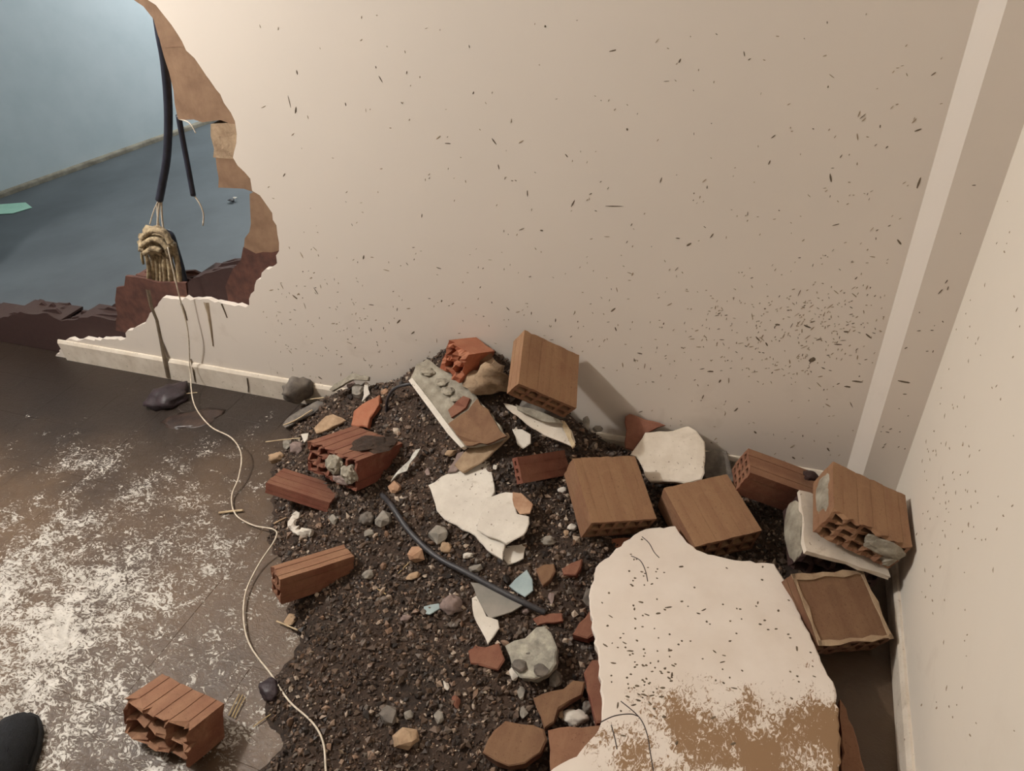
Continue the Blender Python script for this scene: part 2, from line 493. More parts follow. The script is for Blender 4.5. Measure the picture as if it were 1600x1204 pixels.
def ridge(px, mat, parent, n, frac=.006):
    pass
WB = [
 ([(205,-45),(209,0),(224,10),(240,30),(247,56),(256,75),(300,75),(268,20),(240,-45)], 'brick_face', False),
 ([(242,30),(256,88),(271,141),(278,186),(330,189),(374,193),(366,150),(320,90),(290,50),(262,22)], 'brick_face', False),
 ([(329,194),(333,246),(368,248),(382,215),(380,194)], 'mortar_tan', False),
 ([(337,247),(341,293),(365,294),(396,300),(400,270),(372,246)], 'brick_face', False),
 ([(390,303),(391,330),(392,349),(381,386),(400,396),(446,388),(442,340),(416,300),(398,299)], 'brick_face', False),
 ([(380,386),(376,407),(364,420),(352,448),(358,478),(388,486),(410,432),(440,410),(440,384)], 'brick_torn', True),
 ([(293,441),(312,432),(332,425),(346,420),(360,418),(372,421),(352,448),(358,478),(296,474)], 'brick_dark', True),
 ([(196,431),(210,433),(226,435),(252,442),(290,442),(296,474),(262,480),(244,492),(226,512),(199,520),(181,516),(181,500),(182,449),(194,447)], 'brick_torn', True),
 ([(97,501),(120,499),(143,493),(160,496),(180,501),(184,512),(200,519),(196,536),(100,538)], 'brick_dark', True),
 ([(-60,492),(0,497),(31,487),(50,491),(73,489),(84,496),(97,502),(102,535),(88,564),(20,560),(-60,548)], 'brick_dark', True),
]
for i, (q, m_, web) in enumerate(WB): wall_brick(q, m_, 20+i, web)

# skirting along the back wall, broken off at the hole
def skirting(name, a, b, nrm, h, t, mat):
    a = Vector(a); b = Vector(b); nrm = Vector(nrm)
    prof = [(0, 0), (t, 0), (t, h-.012), (t-.004, h-.004), (t*.45, h), (0, h)]
    V = []
    for p in (a, b):
        for d, z in prof: V.append(p + nrm*d + Vector((0, 0, z)))
    n = len(prof); F = [tuple(range(n)), tuple(range(2*n-1, n-1, -1))]
    for i in range(n): F.append((i, (i+1) % n, n+(i+1) % n, n+i))
    return struct(mesh_obj(name, V, F, mat, None, a.copy()))
xb = PY(100, 545).x
skirting('baseboard_back', (xb, 0, 0), (.277, 0, 0), (0, -1, 0), .098, .012, 'plaster_cream')
skirting('baseboard_right', (XR, 0, 0), (XR, YB, 0), (-1, 0, 0), .072, .012, 'plaster_cream')
# shallow pier in the corner (its left flank catches the lamp)
v = [(.277, .001, 0), (.277, -.0005, 0), (.312, -.04, 0), (XR+.06, -.04, 0), (XR+.06, .001, 0)]
v = v + [(x_, y_, ZC) for x_, y_, _ in v]
f = [(0,1,2,3,4), (9,8,7,6,5)] + [(i, (i+1) % 5, 5+(i+1) % 5, 5+i) for i in range(5)]
wc = struct(mesh_obj('wall_corner', v, f, 'wall_paint', None, Vector((.35, -.02, 0))))
struct(box('wall_right', (XR, YB, -.05), (XR+.1, 0, ZC), 'wall_paint_right'))
struct(box('wall_left', (-4.5, YB, -.05), (-4.4, 0, ZC), 'off_view_wall'))
struct(box('wall_front', (-4.5, YB-.1, -.05), (XR+.1, YB, ZC), 'off_view_wall'))
struct(box('ceiling', (-4.5, YB-.1, ZC), (XR+.1, 0, ZC+.08), 'ceiling_paint'))

# the room behind the hole
a = P(0, 308); b = P(330, 190); d = (b-a).normalized(); nr = Vector((d.y, -d.x, 0))
q0 = a - d*2.2; q1 = a + d*5.4
def thick_wall(name, p, q, n, t, z0, z1, mat):
    V = [p, q, q - n*t, p - n*t]; V = [Vector((s.x, s.y, z0)) for s in V] + [Vector((s.x, s.y, z1)) for s in V]
    F = [(0,3,2,1),(4,5,6,7),(0,1,5,4),(1,2,6,5),(2,3,7,6),(3,0,4,7)]
    return struct(mesh_obj(name, V, F, mat, None, Vector((p.x, p.y, z0))))
thick_wall('wall_far_left', a + d*-1.25, q1, nr, .1, 0, ZC, 'next_wall')
skirting('baseboard_far_left', a + d*-1.25, q1, nr, .035, .03, 'next_base')
struct(box('floor_far', (-6.2, .17, -.06), (1.0, 6.8, -.0005), 'next_floor'))
struct(box('wall_far_end', (-6.2, 6.5, 0), (1.0, 6.6, ZC), 'next_wall'))
struct(box('wall_far_right', (.9, .168, 0), (1.0, 6.6, ZC), 'next_wall'))
struct(box('ceiling_far', (-6.2, .0, ZC+.001), (1.0, 6.7, ZC+.08), 'ceiling_paint'))

# ------------------------------------------------------------------ mud spots
def spot_vf(c, u, v_, n, L, W, rnd):
    k = 7; V = []; 
    for i in range(k):
        an = 2*math.pi*i/k; r = rnd.uniform(.75, 1.15)
        V.append(c + u*(math.cos(an)*L*r*.5) + v_*(math.sin(an)*W*r*.5))
    V.append(c + n*.0012)
    return V, [(i, (i+1) % k, k) for i in range(k)]
def spots(name, items, mat, parent):
    V, F = join(items)
    o = mesh_obj(name, V, F, mat, parent); stuff(o); return o
def inside_hole(x, z):
    pts = [(p.x, p.z) for p in left_end + hole]; r = False; j = len(pts)-1
    for i in range(len(pts)):
        if (pts[i][1] > z) != (pts[j][1] > z) and x < (pts[j][0]-pts[i][0])*(z-pts[i][1])/(pts[j][1]-pts[i][1]) + pts[i][0]: r = not r
        j = i
    return r
rnd = random.Random(3)
dark, faint, corner_s, right_s = [], [], [], []
def wall_spot(px, py, Lpx, ang, Wpx, lst):
    on_corner = False
    c = PY(px, py, -.0002)
    if c.x > .268:
        c = PY(px, py, -.0402); on_corner = True
        if c.x < .318: return
    if inside_hole(c.x, c.z) or c.z < .01: return
    s = (c-CAM).length/FPX
    an = math.radians(ang); u = Vector((math.cos(an), 0, math.sin(an))); v_ = Vector((-u.z, 0, u.x))
    it = spot_vf(c, u, v_, Vector((0, -1, 0)), Lpx*s*.8, Wpx*s*.62, rnd)
    if on_corner:
        if c.x < XR - .01: corner_s.append(it)
    else: lst.append(it)
# the marks that stand out
for px, py, L, an, W in [(452,158,24,88,2.5),(462,172,13,65,5),(464,113,8,90,4),(540,163,8,90,3),(772,221,15,-55,3.5),
    (779,260,11,-85,3),(895,318,19,62,3.5),(960,322,34,3,2.5),(885,243,8,-50,3),(700,224,12,0,3),(444,273,10,45,3),
    (958,79,14,12,3),(980,202,6,-60,5),(852,41,4,0,5),(824,302,14,88,2.5),(568,402,12,65,4),(659,337,10,75,3),(461,464,14,-40,5),
    (494,455,18,-65,3),(623,502,16,45,5),(958,484,14,50,5),(962,514,11,-70,4),(1076,382,12,40,5),(1184,529,14,-45,4),(1198,538,10,-60,4),
    (1269,562,15,40,13),(1262,510,14,-20,5),(1322,518,8,0,5),(1110,580,14,10,5),(1125,595,9,70,4),(1000,552,12,-10,4),(1059,372,8,0,3),
    (1298,278,18,-70,4),(1405,378,12,-50,5),(1436,285,22,85,5),(1459,115,8,45,3),(1435,203,12,25,4),(1280,530,12,30,4),(1215,507,10,0,5),
    (1340,596,20,0,5),(1412,596,22,-5,5),(1324,604,12,0,5),(1357,525,14,-40,4),(810,625,6,0,4),(500,590,10,-30,5),(1150,640,12,60,4),
    (1294,702,10,-50,4),(1240,715,8,-40,5),(1180,675,8,-40,5),(690,470,6,60,4),(846,360,8,0,4),(1202,254,10,75,3),(868,500,10,85,3)]:
    wall_spot(px, py, L, an, W, dark)
def rand_spot(px, py):
    big = rnd.random() < .12
    L = rnd.uniform(2.5, 7) if not big else rnd.uniform(8, 15)
    an = rnd.choice((0, 45, 60, 90, -45, 80, 20)) + rnd.uniform(-20, 20)
    wall_spot(px, py, L, an, rnd.uniform(1.2, 2.8) if not big else rnd.uniform(1.5, 3.5), dark if rnd.random() < .3 else faint)
for _ in range(110): rand_spot(rnd.uniform(400, 1420), rnd.uniform(20, 330))
for _ in range(190): rand_spot(rnd.uniform(430, 1420), rnd.gauss(400, 75))
for _ in range(260): rand_spot(rnd.uniform(400, 1400), rnd.gauss(520, 55))
for _ in range(190): rand_spot(rnd.gauss(1200, 110), rnd.gauss(525, 40))
for _ in range(90): rand_spot(rnd.gauss(1290, 45), rnd.gauss(500, 22))
for _ in range(110): rand_spot(rnd.uniform(980, 1400), rnd.uniform(540, 720))
for _ in range(70): rand_spot(rnd.uniform(430, 620), rnd.uniform(440, 600))
for _ in range(40): rand_spot(rnd.uniform(1340, 1480), rnd.uniform(450, 740))
for _ in range(50): rand_spot(rnd.uniform(1290, 1560), rnd.uniform(60, 460))
spots('mud_spots', dark, 'mud_spot', wb)
spots('faint_mud_spots', faint, 'mud_faint', wb)
spots('mud_spots', corner_s, 'mud_spot', wc)
wr = bpy.data.objects['wall_right']
def on_right(px, py):
    r = ray(px, py); return CAM + r*((XR - .0002 - CAM.x)/r.x)
for i in range(150):
    px = rnd.uniform(1410, 1600); py = rnd.uniform(300, 1180) if i < 90 else rnd.gauss(760, 90)
    if i >= 60: px = 1440 + abs(rnd.gauss(0, 45)) + max(0, (700-py)*.35)
    c = on_right(px, py)
    if c.y > -.06 or c.z < .08: continue
    s = (c-CAM).length/FPX; an = rnd.uniform(0, 3.14)
    u = Vector((0, math.cos(an), math.sin(an))); v_ = Vector((0, -u.z, u.y))
    right_s.append(spot_vf(c, u, v_, Vector((-1, 0, 0)), rnd.uniform(2.5, 9)*s, rnd.uniform(1.5, 3.5)*s, rnd))
spots('mud_spots', right_s, 'mud_faint', wr)
# mud runs below the hole
def run(pts, wpx, mat):
    V = []; F = []
    for i, (x, y) in enumerate(pts):
        c = PY(x, y, -.0005); s = (c-CAM).length/FPX; hw = wpx[i]*s*.5*(.55 + .35*random.random())
        if c.z < .098: c = PY(x, y, -.0135)
        V += [c + Vector((-hw, 0, 0)), c + Vector((0, -.003, 0)), c + Vector((hw, 0, 0))]
    for i in range(len(pts)-1):
        for k in (0, 1): F.append((3*i+k, 3*i+k+1, 3*i+4+k, 3*i+3+k))
    return mesh_obj('mud_run', V, F, mat, wb)
run([(231,452),(236,478),(245,500),(251,530),(257,560),(263,590)], [12,9,7,9,11,10], 'mud_spot')
run([(283,474),(288,486),(292,500)], [8,6,4], 'mud_spot')
run([(322,472),(326,490),(330,515),(333,540)], [12,10,7,3], 'mud_faint')
run([(298,560),(302,578),(305,596)], [3,4,4], 'mud_spot')
run([(346,474),(351,486),(355,496)], [4,3,2], 'mud_spot')
run([(386,590),(388,604),(388,612)], [3,3,3], 'mud_spot')

# ================================================================== SOIL HEAP
xs = np.arange(-1.75, .30, .0125); ys = np.arange(-1.95, -.0125, .0125)
V = []; F = []; nx = len(xs); ny = len(ys)
for j, y in enumerate(list(ys)):
    for i, x in enumerate(xs):
        h = hmap(x, y)
        V.append((x, y, h + (.004*nz((x, y, 0), 60, 4) if h > .01 else 0)))
for j in range(ny-1):
    for i in range(nx-1):
        q = (j*nx+i, j*nx+i+1, (j+1)*nx+i+1, (j+1)*nx+i)
        if max(V[k][2] for k in q) > -.002: F.append(q)
used = sorted({k for q in F for k in q}); re = {k: i for i, k in enumerate(used)}
soil = mesh_obj('soil_heap', [V[k] for k in used], [tuple(re[k] for k in q) for q in F], 'soil', None, Vector((-.6, -.5, 0)), smooth=True)
stuff(tag(soil, 'dark brown wet soil heaped below the cream wall, running to the bottom edge', 'soil'))
rg = random.Random(8); GV = []; GF = []
octa = [Vector(q) for q in ((1,0,0),(-1,0,0),(0,1,0),(0,-1,0),(0,0,1),(0,0,-1))]
of = [(0,2,4),(2,1,4),(1,3,4),(3,0,4),(2,0,5),(1,2,5),(3,1,5),(0,3,5)]
cnt = 0
while cnt < 42000:
    x = rg.uniform(-1.6, .15); y = rg.uniform(-1.9, -.02); h = hmap(x, y)
    if h < .003: continue
    s = min(.0095, .0022 + rg.expovariate(1/.0019))
    if rg.random() < .006: s *= 1.5
    R = Matrix.Rotation(rg.uniform(0, 6), 3, (rg.uniform(-1, 1), rg.uniform(-1, 1), rg.uniform(-1, 1)))
    n = len(GV); sc = Vector((rg.uniform(.7, 1.5), rg.uniform(.7, 1.2), rg.uniform(.5, 1.)))
    for o_ in octa:
        q = R @ Vector((o_.x*sc.x*s*rg.uniform(.75, 1.25), o_.y*sc.y*s*rg.uniform(.75, 1.25), o_.z*sc.z*s))
        GV.append((q.x+x, q.y+y, q.z+h+s*.3))
    GF += [tuple(i+n for i in t) for t in of]; cnt += 1
ico = bmesh.new(); bmesh.ops.create_icosphere(ico, subdivisions=1, radius=1)
iv = [v_.co.copy() for v_ in ico.verts]; if_ = [tuple(q.index for q in f_.verts) for f_ in ico.faces]; ico.free()
cnt = 0
while cnt < 1500:
    x = rg.uniform(-1.6, .12); y = rg.uniform(-1.9, -.03); h = hmap(x, y)
    if h < .006: continue
    if y < -.75 and rg.random() < .55: continue
    s = rg.uniform(.0045, .0095) if rg.random() < .85 else rg.uniform(.009, .014)
    R = Matrix.Rotation(rg.uniform(0, 6), 3, (rg.uniform(-1, 1), rg.uniform(-1, 1), rg.uniform(-1, 1)))
    sc = Vector((rg.uniform(.8, 1.4), rg.uniform(.7, 1.1), rg.uniform(.45, .9))); n = len(GV)
    for q in iv:
        q = R @ Vector((q.x*sc.x*s*rg.uniform(.8, 1.15), q.y*sc.y*s*rg.uniform(.8, 1.15), q.z*sc.z*s*rg.uniform(.8, 1.15)))
        GV.append((q.x+x, q.y+y, q.z+h+s*.25))
    GF += [tuple(i+n for i in t) for t in if_]; cnt += 1
gr = mesh_obj('gravel', GV, GF, 'gravel', None, Vector((-.6, -.5, .02)))
stuff(tag(gr, 'fine brown and grey gravel grains strewn all over the dark soil heap', 'gravel'))

# ================================================================== BRICKS
def rotv(r):
    r = Vector(r); a = r.length
    return Matrix.Rotation(a, 3, r.normalized()) if a > 1e-6 else Matrix.Identity(3)
def brick_vf(dim, nxh, nzh, seed, groove=('z0', 'z1', 'x0', 'x1'), end0=.003, end1=.003, ngr=5, wallt=.0095, cut=None, gd=.0014):
    """hollow clay block: holes run along local y; shallow grooves on the long faces"""
    dx, dy, dz = dim; rnd = random.Random(seed); g = gd
    def coords(d, nh):
        ph = (d - wallt*(nh+1))/nh; c = [0, g]
        x = wallt
        marks = []
        for i in range(nh):
            marks.append((x, x+ph)); c += [x, x+ph]; x += ph + wallt
        c += [d-g, d]
        k = max(2, int(d/.034)); gr_ = []
        for i in range(k):
            a_ = d*(i+.62)/(k+.24); gr_.append((a_, a_+.0024)); c += [a_, a_+.0024]
        return sorted(set(round(q, 5) for q in c)), marks, gr_
    X, mx, gx = coords(dx, nxh); Z, mz, gz = coords(dz, nzh)
    inn = lambda v, L: any(a_-1e-5 <= v <= b_+1e-5 for a_, b_ in L)
    def solid(i, k):
        if i < 0 or k < 0 or i >= len(X)-1 or k >= len(Z)-1: return False
        x = (X[i]+X[i+1])/2; z = (Z[k]+Z[k+1])/2
        if inn(x, mx) and inn(z, mz): return False
        if z < g and 'z0' in groove and inn(x, gx): return False
        if z > dz-g and 'z1' in groove and inn(x, gx): return False
        if x < g and 'x0' in groove and inn(z, gz): return False
        if x > dx-g and 'x1' in groove and inn(z, gz): return False
        return True
    L = [0, .12, .5, .88, 1.0]
    V = []; idx = {}; F = []
    jit = {}
    def vid(i, k, j):
        key = (i, k, j)
        if key in idx: return idx[key]
        x, z = X[i], Z[k]; y = L[j]*dy
        if (i, k) not in jit:
            n1 = nz((x, z, 0), 30, seed) + .7*nz((x, z, 0), 75, seed+2)
            n2 = nz((x, z, 1), 30, seed+3) + .7*nz((x, z, 1), 75, seed+4)
            jit[(i, k)] = (abs(n1)*end0*1.6, abs(n2)*end1*1.6)
        a_, b_ = jit[(i, k)]
        if j == 0: y += a_
        elif j == 1: y = max(y, a_+.004)
        if j == len(L)-1: y -= b_
        elif j == len(L)-2: y = min(y, dy-b_-.004)
        w_ = .0011
        p = Vector((x + w_*nz((x, y, z), 22, seed+6), y, z + w_*nz((x, y, z), 22, seed+8)))
        # knocked-off corners
        if cut:
            for (cx, cy, cz, r) in cut:
                c = Vector((cx*dx, cy*dy, cz*dz)); dd = (p-c).length
                if dd < r:
                    ctr = Vector((dx/2, dy/2, dz/2)); p = p + (ctr-c).normalized()*(r-dd)*.6
        idx[key] = len(V); V.append(p); return idx[key]
    NJ = len(L)-1
    for i in range(len(X)-1):
        for k in range(len(Z)-1):
            if not solid(i, k): continue
            F.append((vid(i,k,0), vid(i+1,k,0), vid(i+1,k+1,0), vid(i,k+1,0)))
            F.append((vid(i,k,NJ), vid(i,k+1,NJ), vid(i+1,k+1,NJ), vid(i+1,k,NJ)))
            for j in range(NJ):
                if not solid(i-1, k): F.append((vid(i,k,j), vid(i,k+1,j), vid(i,k+1,j+1), vid(i,k,j+1)))
                if not solid(i+1, k): F.append((vid(i+1,k,j), vid(i+1,k,j+1), vid(i+1,k+1,j+1), vid(i+1,k+1,j)))
                if not solid(i, k-1): F.append((vid(i,k,j), vid(i,k,j+1), vid(i+1,k,j+1), vid(i+1,k,j)))
                if not solid(i, k+1): F.append((vid(i,k+1,j), vid(i+1,k+1,j), vid(i+1,k+1,j+1), vid(i,k+1,j+1)))
    return V, F
def hollow_brick(label, fit, mat, nxh, nzh, seed, name='hollow_brick', group='hollow bricks knocked out of the wall', swap=False, **k):
    loc = Vector(fit[:3]); R = rotv(fit[3:6]); dim = Vector(fit[6:9])
    if swap:      # cells run along the long side instead
        dim = Vector((dim.y, dim.x, dim.z)); R = R @ Matrix.Rotation(-math.pi/2, 3, 'Z')
    V, F = brick_vf(dim, nxh, nzh, seed, **k)
    me = bpy.data.meshes.new(name)
    me.from_pydata([tuple(v - dim/2) for v in V], [], F)
    me.materials.append(MATS[mat])
    o = bpy.data.objects.new(name, me); COL.objects.link(o)
    o.matrix_world = Matrix.Translation(loc) @ R.to_4x4()
    o.rotation_mode = 'XYZ'
    if label: tag(o, label, 'brick', group)
    o['dim'] = list(dim); 
    return o
def on_brick(o, u, v_, w_, name, mat, sx, sy, sz, seed, kind='lump', **k):
    """a lump stuck to a brick at local fractions u,v,w"""
    dim = Vector(o['dim']); c = Vector(((u-.5)*dim.x, (v_-.5)*dim.y, (w_-.5)*dim.z))
    V, F = (lump_vf if kind == 'lump' else rock_vf)(Vector((0, 0, 0)), sx, sy, sz, seed, **k)
    me = bpy.data.meshes.new(name); me.from_pydata([tuple(p) for p in V], [], F); me.materials.append(MATS[mat])
    p = bpy.data.objects.new(name, me); COL.objects.link(p); p.parent = o; p.location = c
    return p
b1 = hollow_brick('dusty tan hollow brick propped upright against the wall on top of the heap', [-0.54, -0.1238, 0.3852, 0.2217, 0.6728, 0.312, 0.1828, 0.1837, 0.0608], 'brick_tan', 5, 2, 1, gd=.0006)
b3 = hollow_brick('square tan brick lying flat just left of the octagonal plaster piece', [-0.3126, -0.3059, 0.1535, 0.2175, 0.339, 0.5597, 0.1832, 0.1934, 0.0812], 'brick_tan', 5, 2, 2, end0=.001, gd=.0006)
b4 = hollow_brick('square tan brick lying flat directly behind the big white wall chunk', [-0.0571, -0.2602, 0.0958, 0.1502, 0.1394, 0.6327, 0.1884, 0.1856, 0.0842], 'brick_tan', 5, 2, 3, end0=.003, gd=.0006)
b5 = hollow_brick('brown brick at the wall foot with small honeycomb holes on its left end', [0.0941, -0.1171, 0.13, -0.3082, 0.2952, -1.3708, 0.0916, 0.1964, 0.0872], 'brick_mid', 3, 4, 4)
b6 = hollow_brick('grooved tan brick topmost in the stack against the right wall', [0.2833, -0.2695, 0.2222, -0.0107, 0.3827, 0.016, 0.1865, 0.1754, 0.0841], 'brick_tan', 5, 3, 5, end0=.012, gd=.0006)
on_brick(b6, .75, .02, .62, 'mortar', 'mortar', .045, .012, .022, 1)
on_brick(b6, .02, .55, .5, 'mortar', 'mortar', .008, .07, .035, 2)
on_brick(b6, .93, .1, .3, 'mortar', 'mortar', .018, .02, .03, 3)
b7 = hollow_brick('plaster faced brick in the corner stack, squeezed under the topmost grooved brick', [0.2409, -0.2798, 0.1171, 0.0618, 0.3248, 0.1498, 0.1975, 0.1786, 0.0799], 'brick_dark', 5, 2, 6, end0=.016)
b8 = hollow_brick('muddy brown brick with a pale rim beside the right edge of the big chunk', [0.2465, -0.4600, 0.082, 0.2423, 0.30, 0.5025, 0.190, 0.160, 0.0824], 'brick_muddy', 5, 2, 7, groove=('x0', 'x1'))
b9 = hollow_brick('red brick with open cells partly buried in the left of the heap', [-1.0801, -0.339, 0.1363, -0.3851, 0.0041, -0.2143, 0.200, 0.1957, 0.0931], 'brick_red', 5, 3, 8, end0=.012)
on_brick(b9, .58, .0, .62, 'mortar', 'mortar', .028, .022, .028, 5)
on_brick(b9, .86, .0, .5, 'mortar', 'mortar', .028, .018, .028, 6)
on_brick(b9, .70, .02, .22, 'mortar', 'stone_mauve', .03, .016, .018, 7)
stuff(on_brick(b9, .72, .62, 1.0, 'soil_cover', 'soil', .055, .07, .012, 8, amp=.5))
b10 = hollow_brick('thin grooved red brick slab at the left border of the heap', [-1.189, -0.4656, 0.0909, -0.4007, 0.2531, 0.1835, 0.1977, 0.1097, 0.033], 'brick_red', 3, 1, 9, end0=.006, swap=True)
b11 = hollow_brick('narrow split brick with a bright top and black front on the soil', [-0.9951, -0.7169, 0.0816, -0.2763, 0.1949, 0.9842, 0.1987, 0.0657, 0.0739], 'brick_mid', 2, 2, 10, end0=.006, swap=True)
b12 = hollow_brick('broken brick standing alone on the muddy tiles at bottom left', [-1.0857, -1.1417, 0.0623, -0.4153, 0.0236, -0.0673, 0.1889, 0.104, 0.0918], 'brick_mid', 3, 2, 11, end0=.028, groove=('z1',), wallt=.008)
b13 = hollow_brick('small red grooved brick piece between heap and first flat square brick', [-0.5125, -0.2664, 0.1714, -0.1075, 0.9358, -0.7323, 0.0714, 0.1772, 0.0268], 'brick_red', 3, 1, 12)
# plaster still on the face of the corner brick, and the pale mortar on its flank
def brick_layer(o, lo, hi, name, mat, seed):
    dim = Vector(o['dim']); lo = Vector(lo)-Vector((.5,)*3); hi = Vector(hi)-Vector((.5,)*3)
    z0 = lo.z*dim.z; z1 = hi.z*dim.z
    q = [Vector((lo.x*dim.x, lo.y*dim.y, z1)), Vector((hi.x*dim.x, lo.y*dim.y, z1)), Vector((hi.x*dim.x, hi.y*dim.y, z1)), Vector((lo.x*dim.x, hi.y*dim.y, z1))]
    q = jag(q, .025, .004, seed)
    for p in q: p.z = z1
    V, F = prism(q, Vector((0, 0, z0-z1)), seed, .001)
    me = bpy.data.meshes.new(name); me.from_pydata([tuple(p) for p in V], [], F); me.materials.append(MATS[mat])
    p = bpy.data.objects.new(name, me); COL.objects.link(p); p.parent = o; return p
brick_layer(b7, (-.02, -.02, 1.0), (1.01, 1.0, 1.16), 'plaster_face', 'plaster_cream', 3)
on_brick(b7, .0, .5, .55, 'mortar', 'mortar', .012, .088, .042, 12, amp=.12)
for lo, hi in (((0, 0, 1.0), (1, .06, 1.04)), ((0, .92, 1.0), (1, 1, 1.04)), ((0, 0, 1.0), (.05, 1, 1.04)), ((.94, 0, 1.0), (1, 1, 1.04))):
    brick_layer(b8, lo, hi, 'pale_rim', 'mortar_tan', 4)

# ================================================================== SHARDS traced on their own planes
def shard_vf(poly, z0, tilt, thick, seed, step=.018, amp=.003, rough=.002, inset=.002):
    cx = sum(p[0] for p in poly)/len(poly); cy = sum(p[1] for p in poly)/len(poly)
    c = P(cx, cy, z0); n = Vector((-tilt[0], -tilt[1], 1)).normalized()
    top = [PP(x, y, c, n) for x, y in poly]
    top = jag(top, step, amp, seed)
    top = [p - n*((p-c).dot(n)) for p in top]
    return top, c, n, prism(top, n*-thick, seed, rough, inset, cham=min(.0035, thick*.25))
def shard(name, label, cat, poly, off, tilt, thick, mat, seed, z=None, under=None, group=None, **k):
    cx = sum(p[0] for p in poly)/len(poly); cy = sum(p[1] for p in poly)/len(poly)
    z0 = z if z is not None else H(cx, cy, off)
    top, c, n, (V, F) = shard_vf(poly, z0, tilt, thick, seed, **k)
    base = Vector((c.x, c.y, min(p.z for p in V)))
    if not under:
        o = mesh_obj(name, V, F, mat, None, base); return tag(o, label, cat, group)
    e = empty(name, base, label, cat, group)
    mesh_obj(under[0], V, F, mat, e, base.copy())
    t2 = [p + (c-p)*under[3] - n*(thick*.97) for p in top]
    V2, F2 = prism(t2, n*-under[2], seed+1, .004, .004)
    mesh_obj(under[4], V2, F2, under[1], e, Vector((c.x, c.y, min(p.z for p in V2))))
    e['n'] = list(n); e['c'] = list(c)
    return e

# --- the big wall chunk
BIG = [(921,948),(920,930),(928,905),(931,885),(958,862),(975,845),(1000,829),(1020,824),(1055,821),(1067,838),(1088,858),
       (1115,866),(1160,875),(1210,880),(1226,905),(1246,950),(1272,1005),(1290,1045),(1306,1075),(1310,1120),(1313,1165),(1316,1260),
       (1150,1320),(900,1300),(800,1260),(862,1202),(900,1183),(935,1140),(940,1125),(938,1075),(935,1020),(926,985)]
big = shard('plaster_chunk', 'huge white plastered wall chunk with mud wiped over its near half', 'wall chunk', BIG, 0, (-.02, -.03), .022,
            'plaster_muddy', 40, z=.135, under=('plaster_face', 'brick_red', .075, .05, 'brick_backing'), step=.014, amp=.0035)
nb = Vector(big['n']); cb = Vector(big['c'])
ub = Vector((1, 0, 0)); ub = (ub - nb*ub.dot(nb)).normalized(); vb = nb.cross(ub)
rs = random.Random(31); it = []
def big_spot(px, py, L, W, an):
    c = PP(px, py, cb + nb*.0003, nb); s = (c-CAM).length/FPX
    u = ub*math.cos(an) + vb*math.sin(an); v_ = nb.cross(u)
    it.append(spot_vf(c, u, v_, nb, L*s, W*s, rs))
def in_big(px, py):
    r = False; j = len(BIG)-1
    for i in range(len(BIG)):
        a_, b_ = BIG[i], BIG[j]
        if (a_[1] > py) != (b_[1] > py) and px < (b_[0]-a_[0])*(py-a_[1])/(b_[1]-a_[1]) + a_[0]: r = not r
        j = i
    return r
for _ in range(190):
    px = rs.uniform(930, 1300); py = rs.gauss(990, 70)
    if rs.random() < .35: px = rs.gauss(1010, 25); py = rs.gauss(1055, 28)
    if rs.random() < .08: px = rs.gauss(1000, 18); py = rs.gauss(885, 18)
    if in_big(px, py) and in_big(px-8, py) and in_big(px+8, py):
        b_ = rs.random() < .25
        big_spot(px, py, rs.uniform(6, 11) if b_ else rs.uniform(2.5, 5), rs.uniform(2.2, 3.6), rs.choice((0, .3, .6, -.4, 1.5))+rs.uniform(-.2, .2))
face = [q for q in big.children if q.name.startswith('plaster_face')][0]
o = spots('mud_spots', it, 'mud_spot', big); o.location = -Vector(big.location); o.parent = face
for pts in ([(938,1128),(960,1118),(985,1115),(998,1119)], [(970,1095),(992,1113),(1004,1128),(1012,1150),(1016,1175),(1022,1210)],
            [(1003,838),(1014,848),(1022,862),(1030,871)], [(986,868),(1000,875),(1008,890),(1012,908)], [(955,1132),(960,1150),(964,1170)]):
    tube('crack', [PP(x, y, cb + nb*.0002, nb) for x, y in pts], .0011, 'mud_dark', big, seg=5).parent = face

# --- other plaster pieces
oct_ = shard('plaster_slab', 'cream octagonal plaster piece leaning between the two flat square bricks', 'plaster piece',
     [(984,710),(996,693),(1008,675),(1052,672),(1075,665),(1088,672),(1101,690),(1101,738),(1096,749),(1080,753),(1015,751),(994,713)], 0, (.05, .42), .018, 'plaster_cream', 41, z=.155, under=('plaster_face', 'plaster_back', .018, .06, 'render_backing'))
shard('plaster_slab', 'large white plaster sheet, long and pointed, lying mid heap', 'plaster piece',
     [(669,757),(700,739),(740,722),(764,717),(770,745),(773,768),(760,800),(765,830),(790,848),(785,874),(760,858),(742,836),(722,826),(702,815),(682,797),(676,775)], .024, (.05, .22), .012, 'plaster_white', 42)
shard('plaster_slab', 'smaller white plaster sheet lying on the pointed one', 'plaster piece',
     [(745,828),(752,800),(760,777),(790,768),(803,769),(804,790),(808,802),(826,806),(827,817),(822,829),(818,834),(791,849)], .044, (.05, .20), .009, 'plaster_white', 43)
shard('plaster_slab', 'tan backed plaster flake at the right corner of the stacked white sheets', 'plaster piece',
     [(801,768),(815,770),(833,787),(828,801),(812,803),(803,790)], .046, (.0, .2), .007, 'stone_orange', 44)
shard('plaster_slab', 'white triangular plaster tip below the stacked white sheets', 'plaster piece',
     [(774,856),(790,853),(823,847),(818,872),(793,881)], .012, (.0, .15), .009, 'plaster_white', 45)
g = shard('mortar_slab', 'grey mortar slab with one long white edge sloping down the heap', 'mortar slab',
     [(640,592),(650,568),(668,560),(692,578),(722,594),(745,620),(770,648),(792,681),(770,692),(722,697),(702,676),(675,637)], 0, (.10, .62), .016, 'mortar', 46, z=.275, under=('mortar_face', 'brick_red', .012, .12, 'brick_remnant'))
